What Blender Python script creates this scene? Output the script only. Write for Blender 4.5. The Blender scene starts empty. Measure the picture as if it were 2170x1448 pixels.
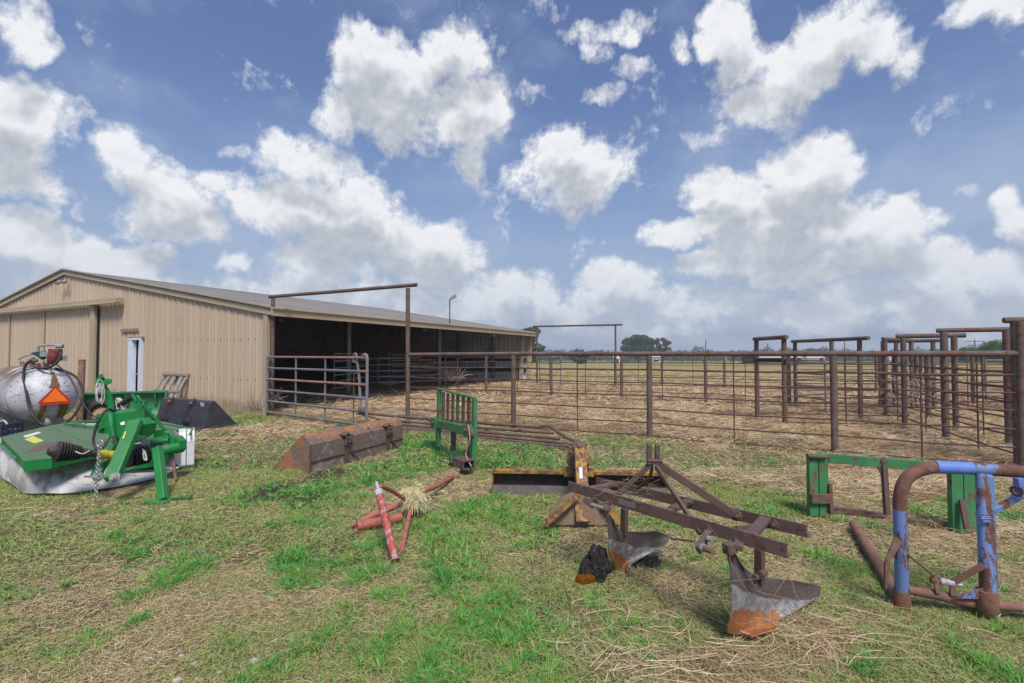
import bpy, math, random
import numpy as np
from mathutils import Vector, Matrix

D = bpy.data
S = bpy.context.scene
COL = S.collection

# ------------------------------------------------------------------ camera
CH = 1.55                       # eye height
FPX, CX, CY, HY = 1024.0, 1085.0, 724.0, 750.0
PITCH = math.atan((HY - CY) / FPX)
cam_d = D.cameras.new('camera')
cam = D.objects.new('camera', cam_d)
COL.objects.link(cam)
cam_d.sensor_width = 36.0
cam_d.lens = 36.0 * FPX / 2170.0
cam_d.clip_start = 0.05
cam_d.clip_end = 3000
cam.location = (0, 0, CH)
cam.rotation_euler = (math.radians(90) + PITCH, 0, 0)
S.camera = cam
S.render.resolution_x, S.render.resolution_y = 1024, 683

# ------------------------------------------------------------------ light
SUN_EL, SUN_AZ = math.radians(55), math.radians(166)    # azimuth clockwise from +Y
sun_d = D.lights.new('sun', 'SUN')
sun_d.energy = 2.9
sun_d.angle = math.radians(16)
sun_d.color = (1.0, 0.955, 0.88)
sun = D.objects.new('sun', sun_d)
COL.objects.link(sun)
sdir = Vector((math.sin(SUN_AZ) * math.cos(SUN_EL), math.cos(SUN_AZ) * math.cos(SUN_EL), math.sin(SUN_EL)))
sun.rotation_euler = sdir.to_track_quat('Z', 'Y').to_euler()
sun.location = (-5, -5, 20)
S.view_settings.view_transform = 'Standard'
S.view_settings.look = 'None'
S.view_settings.exposure = 0.36
S.view_settings.gamma = 1.0
S.view_settings.use_curve_mapping = False
S.cycles.max_bounces = 6
S.cycles.diffuse_bounces = 3
S.cycles.glossy_bounces = 2
S.cycles.transparent_max_bounces = 4
S.cycles.use_adaptive_sampling = True
S.cycles.adaptive_threshold = 0.02


def pixel_ray(x, y):
    u, v = (x - CX) / FPX, (CY - y) / FPX
    return Vector((u, math.cos(PITCH) - v * math.sin(PITCH), v * math.cos(PITCH) + math.sin(PITCH)))


def at(x, y, Y):                # photo measurement (x, y) at distance Y -> world point
    r = pixel_ray(x, y)
    return Vector((0, 0, CH)) + r * (Y / r.y)


def pz(x, y, z=0.0):            # photo measurement on the horizontal plane z
    r = pixel_ray(x, y)
    return Vector((0, 0, CH)) + r * ((z - CH) / r.z)


# ------------------------------------------------------------------ world: sky and clouds
class NT:
    def __init__(s, tree):
        s.t = tree
        s.n = tree.nodes
        s.l = tree.links

    def new(s, typ, **kw):
        n = s.n.new(typ)
        for k, v in kw.items():
            if k.startswith('i_'):
                key = k[2:]
                n.inputs[int(key) if key.isdigit() else key].default_value = v
            else:
                setattr(n, k, v)
        return n

    def put(s, n, idx, v):
        if isinstance(v, bpy.types.NodeSocket):
            s.l.new(v, n.inputs[idx])
        elif v is not None:
            n.inputs[idx].default_value = v

    def math(s, op, a, b=None, c=None, clamp=False):
        n = s.n.new('ShaderNodeMath')
        n.operation = op
        n.use_clamp = clamp
        s.put(n, 0, a)
        s.put(n, 1, b)
        s.put(n, 2, c)
        return n.outputs[0]

    def vmath(s, op, a, b=None, out=0):
        n = s.n.new('ShaderNodeVectorMath')
        n.operation = op
        s.put(n, 0, a)
        s.put(n, 1, b)
        return n.outputs[out]

    def noise(s, vec, scale, detail=5, rough=0.55, dist=0.0, out=0, lac=2.0, dims='3D'):
        n = s.n.new('ShaderNodeTexNoise')
        n.noise_dimensions = dims
        if vec is not None:
            s.l.new(vec, n.inputs['Vector'])
        n.inputs['Scale'].default_value = scale
        n.inputs['Detail'].default_value = detail
        n.inputs['Roughness'].default_value = rough
        n.inputs['Distortion'].default_value = dist
        n.inputs['Lacunarity'].default_value = lac
        return n.outputs[out]

    def ramp(s, fac, lo, hi, a=0.0, b=1.0, smooth=True):
        n = s.n.new('ShaderNodeMapRange')
        n.interpolation_type = 'SMOOTHSTEP' if smooth else 'LINEAR'
        s.put(n, 0, fac)
        n.inputs[1].default_value = lo
        n.inputs[2].default_value = hi
        n.inputs[3].default_value = a
        n.inputs[4].default_value = b
        return n.outputs[0]

    def mix(s, fac, a, b, mode='MIX'):
        n = s.n.new('ShaderNodeMix')
        n.data_type = 'RGBA'
        n.blend_type = mode
        s.put(n, 0, fac)
        for i, v in ((6, a), (7, b)):
            if isinstance(v, (tuple, list)):
                v = (v[0], v[1], v[2], 1.0)
            s.put(n, i, v)
        return n.outputs[2]


# clouds: (x, y, radius x, radius y, weight) read off the photograph, turned into azimuth / elevation
CLOUDS = [
    (790, 120, 90, 90, 1.0), (840, 230, 140, 110, 1.05), (960, 110, 80, 85, 1.0), (985, 240, 100, 95, 1.0), (890, 170, 90, 90, .9),
    (740, 260, 60, 60, .7), (1000, 350, 40, 50, .45),
    (1200, 360, 130, 105, 1.1), (1190, 310, 80, 60, .9), (1260, 400, 60, 60, .8),
    (30, 60, 70, 80, .8), (70, 110, 60, 50, .7), (40, 300, 100, 130, 1.0), (120, 260, 90, 60, .7), (170, 260, 60, 35, .5), (60, 380, 90, 50, .9),
    (100, 430, 20, 50, .3), (150, 420, 15, 50, .3),
    (280, 340, 80, 65, .8), (330, 400, 90, 70, .85), (400, 480, 100, 50, .9), (300, 460, 90, 50, .7),
    (500, 320, 30, 20, .35),
    (660, 350, 100, 75, .95), (640, 440, 110, 80, 1.0), (740, 470, 120, 90, 1.1), (830, 500, 110, 90, 1.0), (920, 540, 110, 90, 1.0), (560, 430, 90, 60, .6),
    (470, 400, 60, 40, .45), (700, 560, 160, 60, .9), (510, 550, 42, 32, .8),
    (60, 510, 120, 65, .9), (180, 560, 140, 70, 1.0), (290, 560, 80, 50, .85), (380, 620, 120, 40, .7), (240, 620, 200, 50, .7),
    (650, 620, 150, 50, .75), (780, 640, 140, 50, .75), (560, 610, 60, 30, .5),
    (1120, 610, 85, 50, .95), (1060, 640, 90, 50, .8), (1290, 615, 95, 55, 1.0), (1180, 660, 150, 40, .6), (1000, 620, 90, 60, .7),
    (1300, 60, 100, 35, .5), (1260, 110, 30, 40, .45), (1330, 140, 50, 25, .4), (1455, 100, 25, 30, .35), (1120, 190, 40, 20, .3), (1270, 200, 40, 20, .3),
    (1540, 60, 60, 90, .9), (1580, 150, 70, 80, .9), (1640, 130, 100, 60, .7), (1760, 80, 120, 90, 1.0), (1690, 170, 110, 80, 1.0), (1600, 230, 90, 55, .8), (1680, 250, 70, 40, .6),
    (1840, 100, 70, 60, .7), (1910, 140, 50, 35, .6), (1500, 290, 50, 20, .3), (1480, 420, 20, 20, .3),
    (2060, 25, 100, 45, .6), (2150, 20, 60, 50, .5),
    (1700, 350, 120, 70, 1.05), (1780, 360, 80, 60, .95), (1500, 400, 75, 55, 1.0), (1560, 430, 110, 70, 1.05), (1450, 490, 100, 40, 1.0), (1640, 470, 170, 90, 1.15),
    (1760, 500, 190, 80, 1.15), (1900, 480, 100, 50, .95), (1850, 540, 150, 50, 1.0), (1660, 570, 190, 45, 1.0), (1540, 560, 90, 45, .7),
    (2020, 405, 45, 25, .4), (2140, 430, 60, 60, .85), (2180, 470, 90, 60, .9),
    (1980, 560, 120, 50, .85), (2080, 580, 130, 60, .9), (2160, 600, 100, 60, .8), (1500, 650, 190, 40, .65), (1720, 660, 220, 45, .7), (1950, 650, 220, 45, .75), (1800, 610, 160, 35, .6),
    (2120, 680, 160, 40, .7), (1350, 690, 200, 30, .5), (900, 660, 200, 35, .6), (60, 620, 120, 40, .5),
]

wd = D.worlds.new('World')
S.world = wd
wd.use_nodes = True
W = NT(wd.node_tree)
W.n.clear()


def blob_params(c):
    x, y, rx, ry, w = c
    d = pixel_ray(x, y).normalized()
    dx = (pixel_ray(x + rx, y).normalized())
    dy = (pixel_ray(x, y - ry).normalized())
    az, el = math.atan2(d.x, d.y), math.asin(d.z)
    sx = abs(math.atan2(dx.x, dx.y) - az)
    sy = abs(math.asin(dy.z) - el)
    return az, el, sx, sy, w


grp = D.node_groups.new('cloud_field', 'ShaderNodeTree')
grp.interface.new_socket('P', in_out='INPUT', socket_type='NodeSocketVector')
grp.interface.new_socket('F', in_out='OUTPUT', socket_type='NodeSocketFloat')
G = NT(grp)
gi = grp.nodes.new('NodeGroupInput')
go = grp.nodes.new('NodeGroupOutput')
fl = gi.outputs[0]
acc = None
for c in CLOUDS:
    az, el, sx, sy, w = blob_params(c)
    a = G.vmath('SUBTRACT', fl, (az, el, 0))
    b = G.vmath('MULTIPLY', a, (1 / (sx * 1.04), 1 / (sy * 1.04), 0))
    dd = G.vmath('DOT_PRODUCT', b, b, out=1)
    v = G.math('MULTIPLY_ADD', dd, -w, w)
    v = G.math('MAXIMUM', v, -0.45)
    acc = v if acc is None else G.math('SMOOTH_MAX', acc, v, 0.25)
G.l.new(acc, go.inputs[0])

tc = W.new('ShaderNodeTexCoord')
dirv = W.vmath('NORMALIZE', tc.outputs['Generated'])
sep = W.n.new('ShaderNodeSeparateXYZ')
W.l.new(dirv, sep.inputs[0])
azn = W.math('ARCTAN2', sep.outputs[0], sep.outputs[1])
eln = W.math('ARCSINE', sep.outputs[2])
cmb = W.n.new('ShaderNodeCombineXYZ')
W.l.new(azn, cmb.inputs[0]); W.l.new(eln, cmb.inputs[1])
P0 = cmb.outputs[0]


def field(vec):
    g = W.n.new('ShaderNodeGroup')
    g.node_tree = grp
    W.l.new(vec, g.inputs[0])
    return g.outputs[0]


wn = W.noise(P0, 7.0, 3, .6, out=1, dims='2D')
wsc = W.n.new('ShaderNodeVectorMath'); wsc.operation = 'SCALE'
W.l.new(W.vmath('SUBTRACT', wn, (0.5, 0.5, 0.5)), wsc.inputs[0]); wsc.inputs[3].default_value = 0.085
wp = W.vmath('MULTIPLY', W.vmath('ADD', P0, wsc.outputs[0]), (1, 1, 0))


def cloud_noise(vec, detail):
    return W.math('MULTIPLY_ADD', W.noise(vec, 9.0, detail, .66, dims='2D'), 2.15, -1.12)


OFF = (-0.006, 0.060, 0)
b0 = field(wp)
c0 = cloud_noise(P0, 9)
fine = W.math('MULTIPLY_ADD', W.noise(P0, 42.0, 7, .66, dims='2D'), .80, -.40)
f0 = W.math('ADD', W.math('ADD', b0, c0), fine)
f1 = W.math('ADD', field(W.vmath('ADD', wp, OFF)), cloud_noise(W.vmath('ADD', P0, OFF), 3))
f2 = W.math('ADD', W.math('ADD', b0, fine), cloud_noise(W.vmath('ADD', P0, (-0.003, 0.011, 0)), 7))
sky = W.new('ShaderNodeTexSky', sky_type='NISHITA')
sky.sun_disc = False
sky.sun_elevation = SUN_EL
sky.sun_rotation = SUN_AZ
sky.air_density = 1.4
sky.dust_density = 1.5
sky.ozone_density = 3.0
skyc = W.mix(1.0, sky.outputs[0], (0.77, 0.76, 0.93), 'MULTIPLY')
# hazier, paler blue low down
lowmask = W.ramp(eln, 0.0, 0.50, 1.0, 0.0)
skyc = W.mix(W.math('MULTIPLY', lowmask, 0.80), skyc, (2.5, 3.3, 4.75))
veil = W.ramp(W.noise(W.vmath('MULTIPLY', P0, (1, 1.6, 1)), 3.2, 6, .6, dims='2D'), .42, .74, 0, .30)
skyc = W.mix(veil, skyc, (4.0, 4.7, 5.9))
alpha = W.math('POWER', W.ramp(f0, -0.08, 0.50, smooth=False), 1.2)
shade_big = W.ramp(f1, 0.0, 1.0)
shade_fine = W.math('SUBTRACT', f0, f2)
lit = W.math('MULTIPLY_ADD', shade_big, -0.50, 1.02)
lit = W.math('ADD', lit, W.math('MULTIPLY', shade_fine, 0.26))
lit = W.math('ADD', lit, W.math('MULTIPLY', fine, 0.16))
lit = W.math('MINIMUM', W.math('MAXIMUM', lit, 0.30), 1.12)
cc = W.mix(W.ramp(lit, 0.3, 1.05, smooth=False), (2.6, 2.95, 3.5), (7.1, 7.2, 7.4))
cc = W.mix(W.math('MULTIPLY', W.ramp(eln, 0.0, 0.28, 1.0, 0.0), 0.50), cc, (3.5, 4.2, 5.3))
alpha = W.math('MULTIPLY', alpha, W.ramp(eln, -0.02, 0.2, 0.85, 0.97))
# thin grey stratus low on the horizon
st_ = W.ramp(W.noise(W.vmath('MULTIPLY', P0, (1, 3.2, 1)), 6.0, 5, .55, dims='2D'), .30, .62)
st_ = W.math('MULTIPLY', st_, W.ramp(eln, 0.02, 0.30, 0.85, 0.0))
skyc = W.mix(st_, skyc, (3.5, 4.1, 5.1))
full = W.mix(alpha, skyc, cc)
bg = W.new('ShaderNodeBackground')
bg.inputs[1].default_value = 0.10
W.l.new(full, bg.inputs[0])
wo = W.new('ShaderNodeOutputWorld')
W.l.new(bg.outputs[0], wo.inputs[0])
wd.cycles.sampling_method = 'MANUAL'
wd.cycles.sample_map_resolution = 512
# ------------------------------------------------------------------ mesh helpers
ORG = {}
RND = random.Random(7)
NR = np.random.default_rng(11)


def V(*a):
    return Vector(a)


class MB:
    def __init__(s):
        s.v, s.f, s.m = [], [], []

    def add(s, vs, fs, mi=0):
        b = len(s.v)
        s.v += [Vector(v) for v in vs]
        s.f += [tuple(b + i for i in f) for f in fs]
        s.m += [mi] * len(fs)
        return s

    def tube(s, pts, r, n=10, cap=True, closed=False, mi=0):
        pts = [Vector(p) for p in pts]
        k = len(pts)
        rs = r if isinstance(r, (list, tuple)) else [r] * k
        vs, fs = [], []
        nrm = None
        for i, p in enumerate(pts):
            if closed:
                t = (pts[(i + 1) % k] - pts[i - 1])
            else:
                t = pts[min(i + 1, k - 1)] - pts[max(i - 1, 0)]
            t.normalize()
            if nrm is None:
                a = Vector((0, 0, 1)) if abs(t.z) < .9 else Vector((1, 0, 0))
                nrm = t.cross(a).normalized()
            else:
                nrm = (nrm - t * nrm.dot(t)).normalized()
            b = t.cross(nrm)
            for j in range(n):
                a = 2 * math.pi * j / n
                vs.append(p + (nrm * math.cos(a) + b * math.sin(a)) * rs[i])
        for i in range(k if closed else k - 1):
            i2 = (i + 1) % k
            for j in range(n):
                j2 = (j + 1) % n
                fs.append((i * n + j, i * n + j2, i2 * n + j2, i2 * n + j))
        if cap and not closed:
            fs.append(tuple(range(n))[::-1])
            fs.append(tuple((k - 1) * n + j for j in range(n)))
        return s.add(vs, fs, mi)

    def bar(s, p, q, w, h, up=(0, 0, 1), mi=0, w2=None, h2=None):
        p, q = Vector(p), Vector(q)
        t = (q - p).normalized()
        up = Vector(up)
        if abs(t.dot(up)) > .98:
            up = Vector((0, 1, 0)) if abs(t.y) < .9 else Vector((1, 0, 0))
        sd = t.cross(up).normalized()
        u = sd.cross(t).normalized()
        vs = []
        for c, ww, hh in ((p, w, h), (q, w2 or w, h2 or h)):
            for a, b in ((-1, -1), (1, -1), (1, 1), (-1, 1)):
                vs.append(c + sd * (a * ww / 2) + u * (b * hh / 2))
        return s.add(vs, [(3, 2, 1, 0), (4, 5, 6, 7), (0, 1, 5, 4), (1, 2, 6, 5), (2, 3, 7, 6), (3, 0, 4, 7)], mi)

    def box(s, c, sz, rz=0.0, mi=0):
        c = Vector(c)
        R = Matrix.Rotation(rz, 3, 'Z')
        vs = [c + R @ Vector((x * sz[0] / 2, y * sz[1] / 2, z * sz[2] / 2)) for z in (-1, 1) for x, y in ((-1, -1), (1, -1), (1, 1), (-1, 1))]
        return s.add(vs, [(3, 2, 1, 0), (4, 5, 6, 7), (0, 1, 5, 4), (1, 2, 6, 5), (2, 3, 7, 6), (3, 0, 4, 7)], mi)

    def prism(s, poly, off, mi=0):
        poly = [Vector(p) for p in poly]
        off = Vector(off)
        k = len(poly)
        vs = poly + [p + off for p in poly]
        fs = [tuple(range(k))[::-1], tuple(range(k, 2 * k))] + [(i, (i + 1) % k, k + (i + 1) % k, k + i) for i in range(k)]
        return s.add(vs, fs, mi)

    def lathe(s, p, ax, prof, n=20, mi=0, cap=True):
        p, ax = Vector(p), Vector(ax).normalized()
        a = Vector((0, 0, 1)) if abs(ax.z) < .9 else Vector((1, 0, 0))
        e1 = ax.cross(a).normalized()
        e2 = ax.cross(e1)
        vs, fs = [], []
        k = len(prof)
        for t, r in prof:
            for j in range(n):
                an = 2 * math.pi * j / n
                vs.append(p + ax * t + (e1 * math.cos(an) + e2 * math.sin(an)) * max(r, 1e-4))
        for i in range(k - 1):
            for j in range(n):
                j2 = (j + 1) % n
                fs.append((i * n + j, i * n + j2, (i + 1) * n + j2, (i + 1) * n + j))
        if cap:
            fs.append(tuple(range(n))[::-1])
            fs.append(tuple((k - 1) * n + j for j in range(n)))
        return s.add(vs, fs, mi)

    def torus(s, c, ax, R, r, n=16, m=8, mi=0):
        c, ax = Vector(c), Vector(ax).normalized()
        a = Vector((0, 0, 1)) if abs(ax.z) < .9 else Vector((1, 0, 0))
        e1 = ax.cross(a).normalized()
        e2 = ax.cross(e1)
        return s.tube([c + (e1 * math.cos(2 * math.pi * i / n) + e2 * math.sin(2 * math.pi * i / n)) * R for i in range(n)], r, m, closed=True, mi=mi)

    def grid(s, rows, mi=0, thick=None):
        nr, nc = len(rows), len(rows[0])
        vs = [Vector(p) for r in rows for p in r]
        fs = [(i * nc + j, i * nc + j + 1, (i + 1) * nc + j + 1, (i + 1) * nc + j) for i in range(nr - 1) for j in range(nc - 1)]
        if thick is None:
            return s.add(vs, fs, mi)
        # closed shell, thickness along the local normal
        k = len(vs)
        nm = [Vector((0, 0, 0)) for _ in vs]
        for f in fs:
            nn = (vs[f[1]] - vs[f[0]]).cross(vs[f[3]] - vs[f[0]])
            for i in f:
                nm[i] += nn
        bk = [v - m.normalized() * thick for v, m in zip(vs, nm)]
        fs2 = [tuple(k + i for i in f)[::-1] for f in fs]
        ring = [j for j in range(nc)] + [i * nc + nc - 1 for i in range(1, nr)] + [(nr - 1) * nc + j for j in range(nc - 2, -1, -1)] + [i * nc for i in range(nr - 2, 0, -1)]
        fr = [(ring[(i + 1) % len(ring)], ring[i], k + ring[i], k + ring[(i + 1) % len(ring)]) for i in range(len(ring))]
        return s.add(vs + bk, fs + fs2 + fr, mi)

    def build(s, name, mats, parent=None, smooth=True, bevel=0.0, angle=44):
        me = D.meshes.new(name)
        if parent is None:
            xs = [v.x for v in s.v]; ys = [v.y for v in s.v]; zs = [v.z for v in s.v]
            org = Vector(((min(xs) + max(xs)) / 2, (min(ys) + max(ys)) / 2, min(zs)))
        else:
            org = ORG[parent]
        me.from_pydata([v - org for v in s.v], [], s.f)
        if not isinstance(mats, (list, tuple)):
            mats = [mats]
        for m in mats:
            me.materials.append(m)
        if len(mats) > 1:
            me.polygons.foreach_set('material_index', s.m)
        if smooth:
            me.polygons.foreach_set('use_smooth', [True] * len(me.polygons))
            me.set_sharp_from_angle(angle=math.radians(angle))
        me.update()
        o = D.objects.new(name, me)
        COL.objects.link(o)
        ORG[o] = org
        if parent is None:
            o.location = org
        else:
            o.parent = parent
        if bevel:
            b = o.modifiers.new('bevel', 'BEVEL')
            b.width = bevel
            b.segments = 2
            b.limit_method = 'ANGLE'
            b.angle_limit = math.radians(50)
            b.harden_normals = False
        return o


def tag(o, label, cat, group=None, kind=None):
    if label: o['label'] = label
    if cat: o['category'] = cat
    if group: o['group'] = group
    if kind: o['kind'] = kind
    return o


def thing(name, label, cat, loc, group=None):
    o = D.objects.new(name, None)
    o.empty_display_size = 0.2
    COL.objects.link(o)
    o.location = loc
    ORG[o] = Vector(loc)
    return tag(o, label, cat, group)


def copy_thing(o, loc=None, rz=None, parent=None):
    c = o.copy()
    COL.objects.link(c)
    ORG[c] = ORG[o]
    if parent is not None:
        c.parent = parent
    if loc is not None: c.location = loc
    if rz is not None: c.rotation_euler.z = rz
    for ch in [x for x in D.objects if x.parent == o]:
        copy_thing(ch, parent=c)
    return c


def fast_mesh(name, co, faces_flat, nper, mats, attrs=None, smooth=False, org=(0, 0, 0), mat_idx=None):
    me = D.meshes.new(name)
    n = len(co)
    nf = len(faces_flat) // nper
    me.vertices.add(n)
    me.vertices.foreach_set('co', np.ascontiguousarray(co - np.array(org), dtype=np.float32).ravel())
    me.loops.add(nf * nper)
    me.loops.foreach_set('vertex_index', np.ascontiguousarray(faces_flat, dtype=np.int32))
    me.polygons.add(nf)
    me.polygons.foreach_set('loop_start', np.arange(nf, dtype=np.int32) * nper)
    me.polygons.foreach_set('loop_total', np.full(nf, nper, dtype=np.int32))
    for m in (mats if isinstance(mats, (list, tuple)) else [mats]):
        me.materials.append(m)
    if smooth:
        me.polygons.foreach_set('use_smooth', np.ones(nf, dtype=bool))
    if mat_idx is not None:
        me.polygons.foreach_set('material_index', mat_idx.astype(np.int32))
    for k, a in (attrs or {}).items():
        at_ = me.attributes.new(k, 'FLOAT', 'POINT')
        at_.data.foreach_set('value', np.ascontiguousarray(a, dtype=np.float32))
    me.update(calc_edges=True)
    return me


def link_mesh(name, me, loc=(0, 0, 0), parent=None):
    o = D.objects.new(name, me)
    COL.objects.link(o)
    o.location = loc
    ORG[o] = Vector(loc)
    if parent is not None:
        o.parent = parent
        o.location = (0, 0, 0)
        ORG[o] = ORG[parent]
    return o


# numpy value noise
_L = np.random.default_rng(5).random((256, 256))


def vnoise(x, y, sc, seed=0):
    x = np.asarray(x) * sc + seed * 17.31 + 1000.0
    y = np.asarray(y) * sc + seed * 9.73 + 1000.0
    xi, yi = np.floor(x).astype(int), np.floor(y).astype(int)
    fx, fy = x - xi, y - yi
    fx, fy = fx * fx * (3 - 2 * fx), fy * fy * (3 - 2 * fy)
    a = _L[xi & 255, yi & 255]; b = _L[(xi + 1) & 255, yi & 255]
    c = _L[xi & 255, (yi + 1) & 255]; d = _L[(xi + 1) & 255, (yi + 1) & 255]
    return (a * (1 - fx) + b * fx) * (1 - fy) + (c * (1 - fx) + d * fx) * fy


def fbm(x, y, sc, oc=4, seed=0):
    t, a, s_ = 0, 1.0, 0
    for i in range(oc):
        t = t + a * vnoise(x, y, sc * 2 ** i, seed + i)
        s_ += a
        a *= .55
    return t / s_


def sstep(x, a, b):
    t = np.clip((np.asarray(x) - a) / (b - a), 0, 1)
    return t * t * (3 - 2 * t)


# ------------------------------------------------------------------ materials
def new_mat(name):
    m = D.materials.new(name)
    m.use_nodes = True
    t = NT(m.node_tree)
    t.n.clear()
    out = t.new('ShaderNodeOutputMaterial')
    b = t.new('ShaderNodeBsdfPrincipled')
    t.l.new(b.outputs[0], out.inputs[0])
    return m, t, b


def mul(c, k):
    return tuple(min(1, x * k) for x in c[:3])


RUST_A, RUST_B = (0.085, 0.045, 0.036), (0.17, 0.095, 0.075)


def m_metal(name, col, rough=.55, var=.25, rust=0.0, rcol=(RUST_A, RUST_B), scale=8, metallic=0.0, bump=.15, stretch=(1, 1, 1), dust=0.0, fine=60, spec=.4):
    m, t, b = new_mat(name)
    tc_ = t.new('ShaderNodeTexCoord').outputs['Object']
    v = t.vmath('MULTIPLY', tc_, stretch)
    n = t.noise(v, scale, 6, .6)
    nf = t.noise(tc_, fine, 4, .65)
    c = t.mix(t.ramp(n, .3, .7), mul(col, 1 - var), mul(col, 1 + var))
    c = t.mix(t.math('MULTIPLY', t.ramp(nf, .35, .75), .35), c, mul(col, .75))
    r = rough
    if rust > 0:
        n2 = t.noise(v, scale * 1.7, 9, .72)
        mk = t.ramp(t.math('MULTIPLY_ADD', nf, .12, n2), .775 - rust * .42, .805 - rust * .42)
        rc = t.mix(t.ramp(t.noise(tc_, scale * 4, 6, .7), .35, .65), rcol[0], rcol[1])
        c = t.mix(mk, c, rc)
        r = t.math('MULTIPLY_ADD', mk, .9 - rough, rough)
    if dust > 0:
        g = t.new('ShaderNodeNewGeometry')
        sp = t.new('ShaderNodeSeparateXYZ')
        t.l.new(g.outputs['True Normal'], sp.inputs[0])
        dm = t.math('MULTIPLY', t.ramp(sp.outputs[2], .3, .95), t.ramp(t.noise(tc_, 5, 5, .6), .3, .7, .3, 1.0))
        c = t.mix(t.math('MULTIPLY', dm, dust), c, (.20, .17, .13))
    t.put(b, 'Base Color', c)
    t.put(b, 'Roughness', r)
    b.inputs['Metallic'].default_value = metallic
    b.inputs['Specular IOR Level'].default_value = spec
    if bump:
        bp = t.new('ShaderNodeBump')
        bp.inputs['Strength'].default_value = bump
        bp.inputs['Distance'].default_value = 0.004
        t.l.new(t.math('ADD', nf, n), bp.inputs['Height'])
        t.l.new(bp.outputs[0], b.inputs['Normal'])
    return m


M = {}
M['rust'] = m_metal('rusty_pipe', (0.135, 0.103, 0.088), .8, .28, .50, ((.11, .055, .038), (.185, .10, .068)), 3, bump=.35)
M['rust_dark'] = m_metal('rusty_rod', (0.105, 0.06, 0.05), .85, .3, .4, ((.07, .04, .035), (.15, .08, .06)), 6)
M['gate_grey'] = m_metal('gate_grey_tube', (0.175, 0.175, 0.195), .55, .2, .42, ((.22, .12, .085), (.30, .19, .15)), 2.2, stretch=(1, 1, 1))
M['gate_rust'] = m_metal('gate_rusty_tube', (0.30, 0.19, 0.15), .65, .2, .45, ((.26, .12, .07), (.33, .17, .11)), 3)
M['panel_grey'] = m_metal('stall_panel_tube', (0.42, 0.40, 0.38), .6, .2, .2, scale=3)
M['galv'] = m_metal('galvanised_steel', (0.33, 0.34, 0.35), .45, .15, .1, scale=4, metallic=.3)
M['back_sheet'] = m_metal('shade_toned_back_sheet', (0.17, 0.17, 0.19), .7, .2, .2, ((.06, .05, .045), (.09, .08, .07)), 1.3)  # darker copy of the inner sheet, the barn's interior shade put into its colour
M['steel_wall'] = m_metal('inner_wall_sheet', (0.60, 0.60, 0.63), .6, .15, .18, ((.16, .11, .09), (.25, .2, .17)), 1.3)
M['tan'] = m_metal('tan_wall_sheet', (0.40, 0.325, 0.26), .55, .06, 0.06, ((.34, .27, .21), (.3, .22, .17)), .9, bump=.05, stretch=(1, 1, .35), fine=24)
M['tan_trim'] = m_metal('tan_trim', (0.43, 0.34, 0.225), .5, .07, 0.05, ((.3, .22, .15), (.33, .25, .18)), 1.2, bump=.05, fine=24)
M['roof'] = m_metal('roof_sheet', (0.225, 0.21, 0.20), .7, .12, .30, ((.18, .165, .155), (.26, .24, .225)), .35, bump=.05, stretch=(1, 1, 1), fine=8)
M['dark_steel'] = m_metal('dark_red_iron', (0.055, 0.042, 0.042), .7, .2, .2, scale=2)
M['plywood'] = m_metal('plywood', (0.40, 0.27, 0.16), .8, .22, .25, ((.12, .08, .05), (.2, .13, .08)), 1.5, stretch=(1, 1, 3))
M['dark_wood'] = m_metal('dark_boards', (0.045, 0.032, 0.026), .9, .3, .3, ((.03, .02, .018), (.07, .05, .04)), 2, stretch=(1, 1, 4))
M['white_door'] = m_metal('white_door_paint', (0.66, 0.70, 0.80), .45, .05, .06, ((.5, .5, .52), (.4, .36, .3)), 3, bump=.03)
M['green'] = m_metal('bright_green_paint', (0.008, 0.215, 0.045), .42, .14, .22, ((.012, .14, .04), (.03, .13, .045)), 5, bump=.06, dust=.45, spec=.45)
M['green_dusty'] = m_metal('dusty_green_deck', (0.035, 0.19, 0.07), .6, .2, .62, ((.11, .13, .085), (.07, .20, .09)), 3.2, bump=.1, stretch=(1, 3, 1), dust=.35)
M['green_old'] = m_metal('old_green_paint', (0.05, 0.22, 0.085), .6, .18, .40, ((.12, .06, .04), (.19, .11, .07)), 5, bump=.25, stretch=(1, 1, .6))
M['green_rusty'] = m_metal('rusty_green_bar', (0.06, 0.17, 0.07), .7, .2, .80, ((.11, .065, .045), (.17, .11, .07)), 4, bump=.3, stretch=(1, 1, .35))
M['green_bucket'] = m_metal('green_bucket_paint', (0.045, 0.20, 0.085), .5, .15, .28, ((.13, .06, .04), (.1, .07, .05)), 4, bump=.1)
M['blue'] = m_metal('blue_paint_peeling', (0.145, 0.235, 0.47), .55, .14, .45, ((.11, .05, .035), (.19, .09, .065)), 4.5, bump=.3, stretch=(1, 1, .35), fine=110)
M['blue_bend'] = m_metal('rusted_blue_bend', (0.145, 0.23, 0.45), .6, .12, .64, ((.12, .055, .04), (.20, .10, .075)), 4.5, bump=.3, stretch=(1, 1, .5), fine=110)
M['blue_clean'] = m_metal('blue_paint', (0.14, 0.235, 0.62), .45, .1, .16, ((.11, .05, .035), (.2, .1, .07)), 9, bump=.2)
M['brown_rust'] = m_metal('brown_rust_pipe', (0.20, 0.105, 0.075), .8, .25, .4, ((.14, .06, .04), (.27, .11, .06)), 6, bump=.35)
M['red'] = m_metal('faded_red_paint', (0.40, 0.125, 0.09), .65, .16, .30, ((.24, .085, .055), (.19, .10, .075)), 6, bump=.3)
M['red_chip'] = m_metal('chipped_red_paint', (0.40, 0.065, 0.04), .6, .15, .47, ((.40, .38, .41), (.24, .2, .22)), 16, bump=.35, stretch=(1, 1, .5), fine=160)
M['chip_grey'] = m_metal('chipped_grey_metal', (0.42, 0.41, 0.45), .6, .3, .3, ((.3, .07, .04), (.2, .18, .2)), 14, bump=.3)
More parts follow.
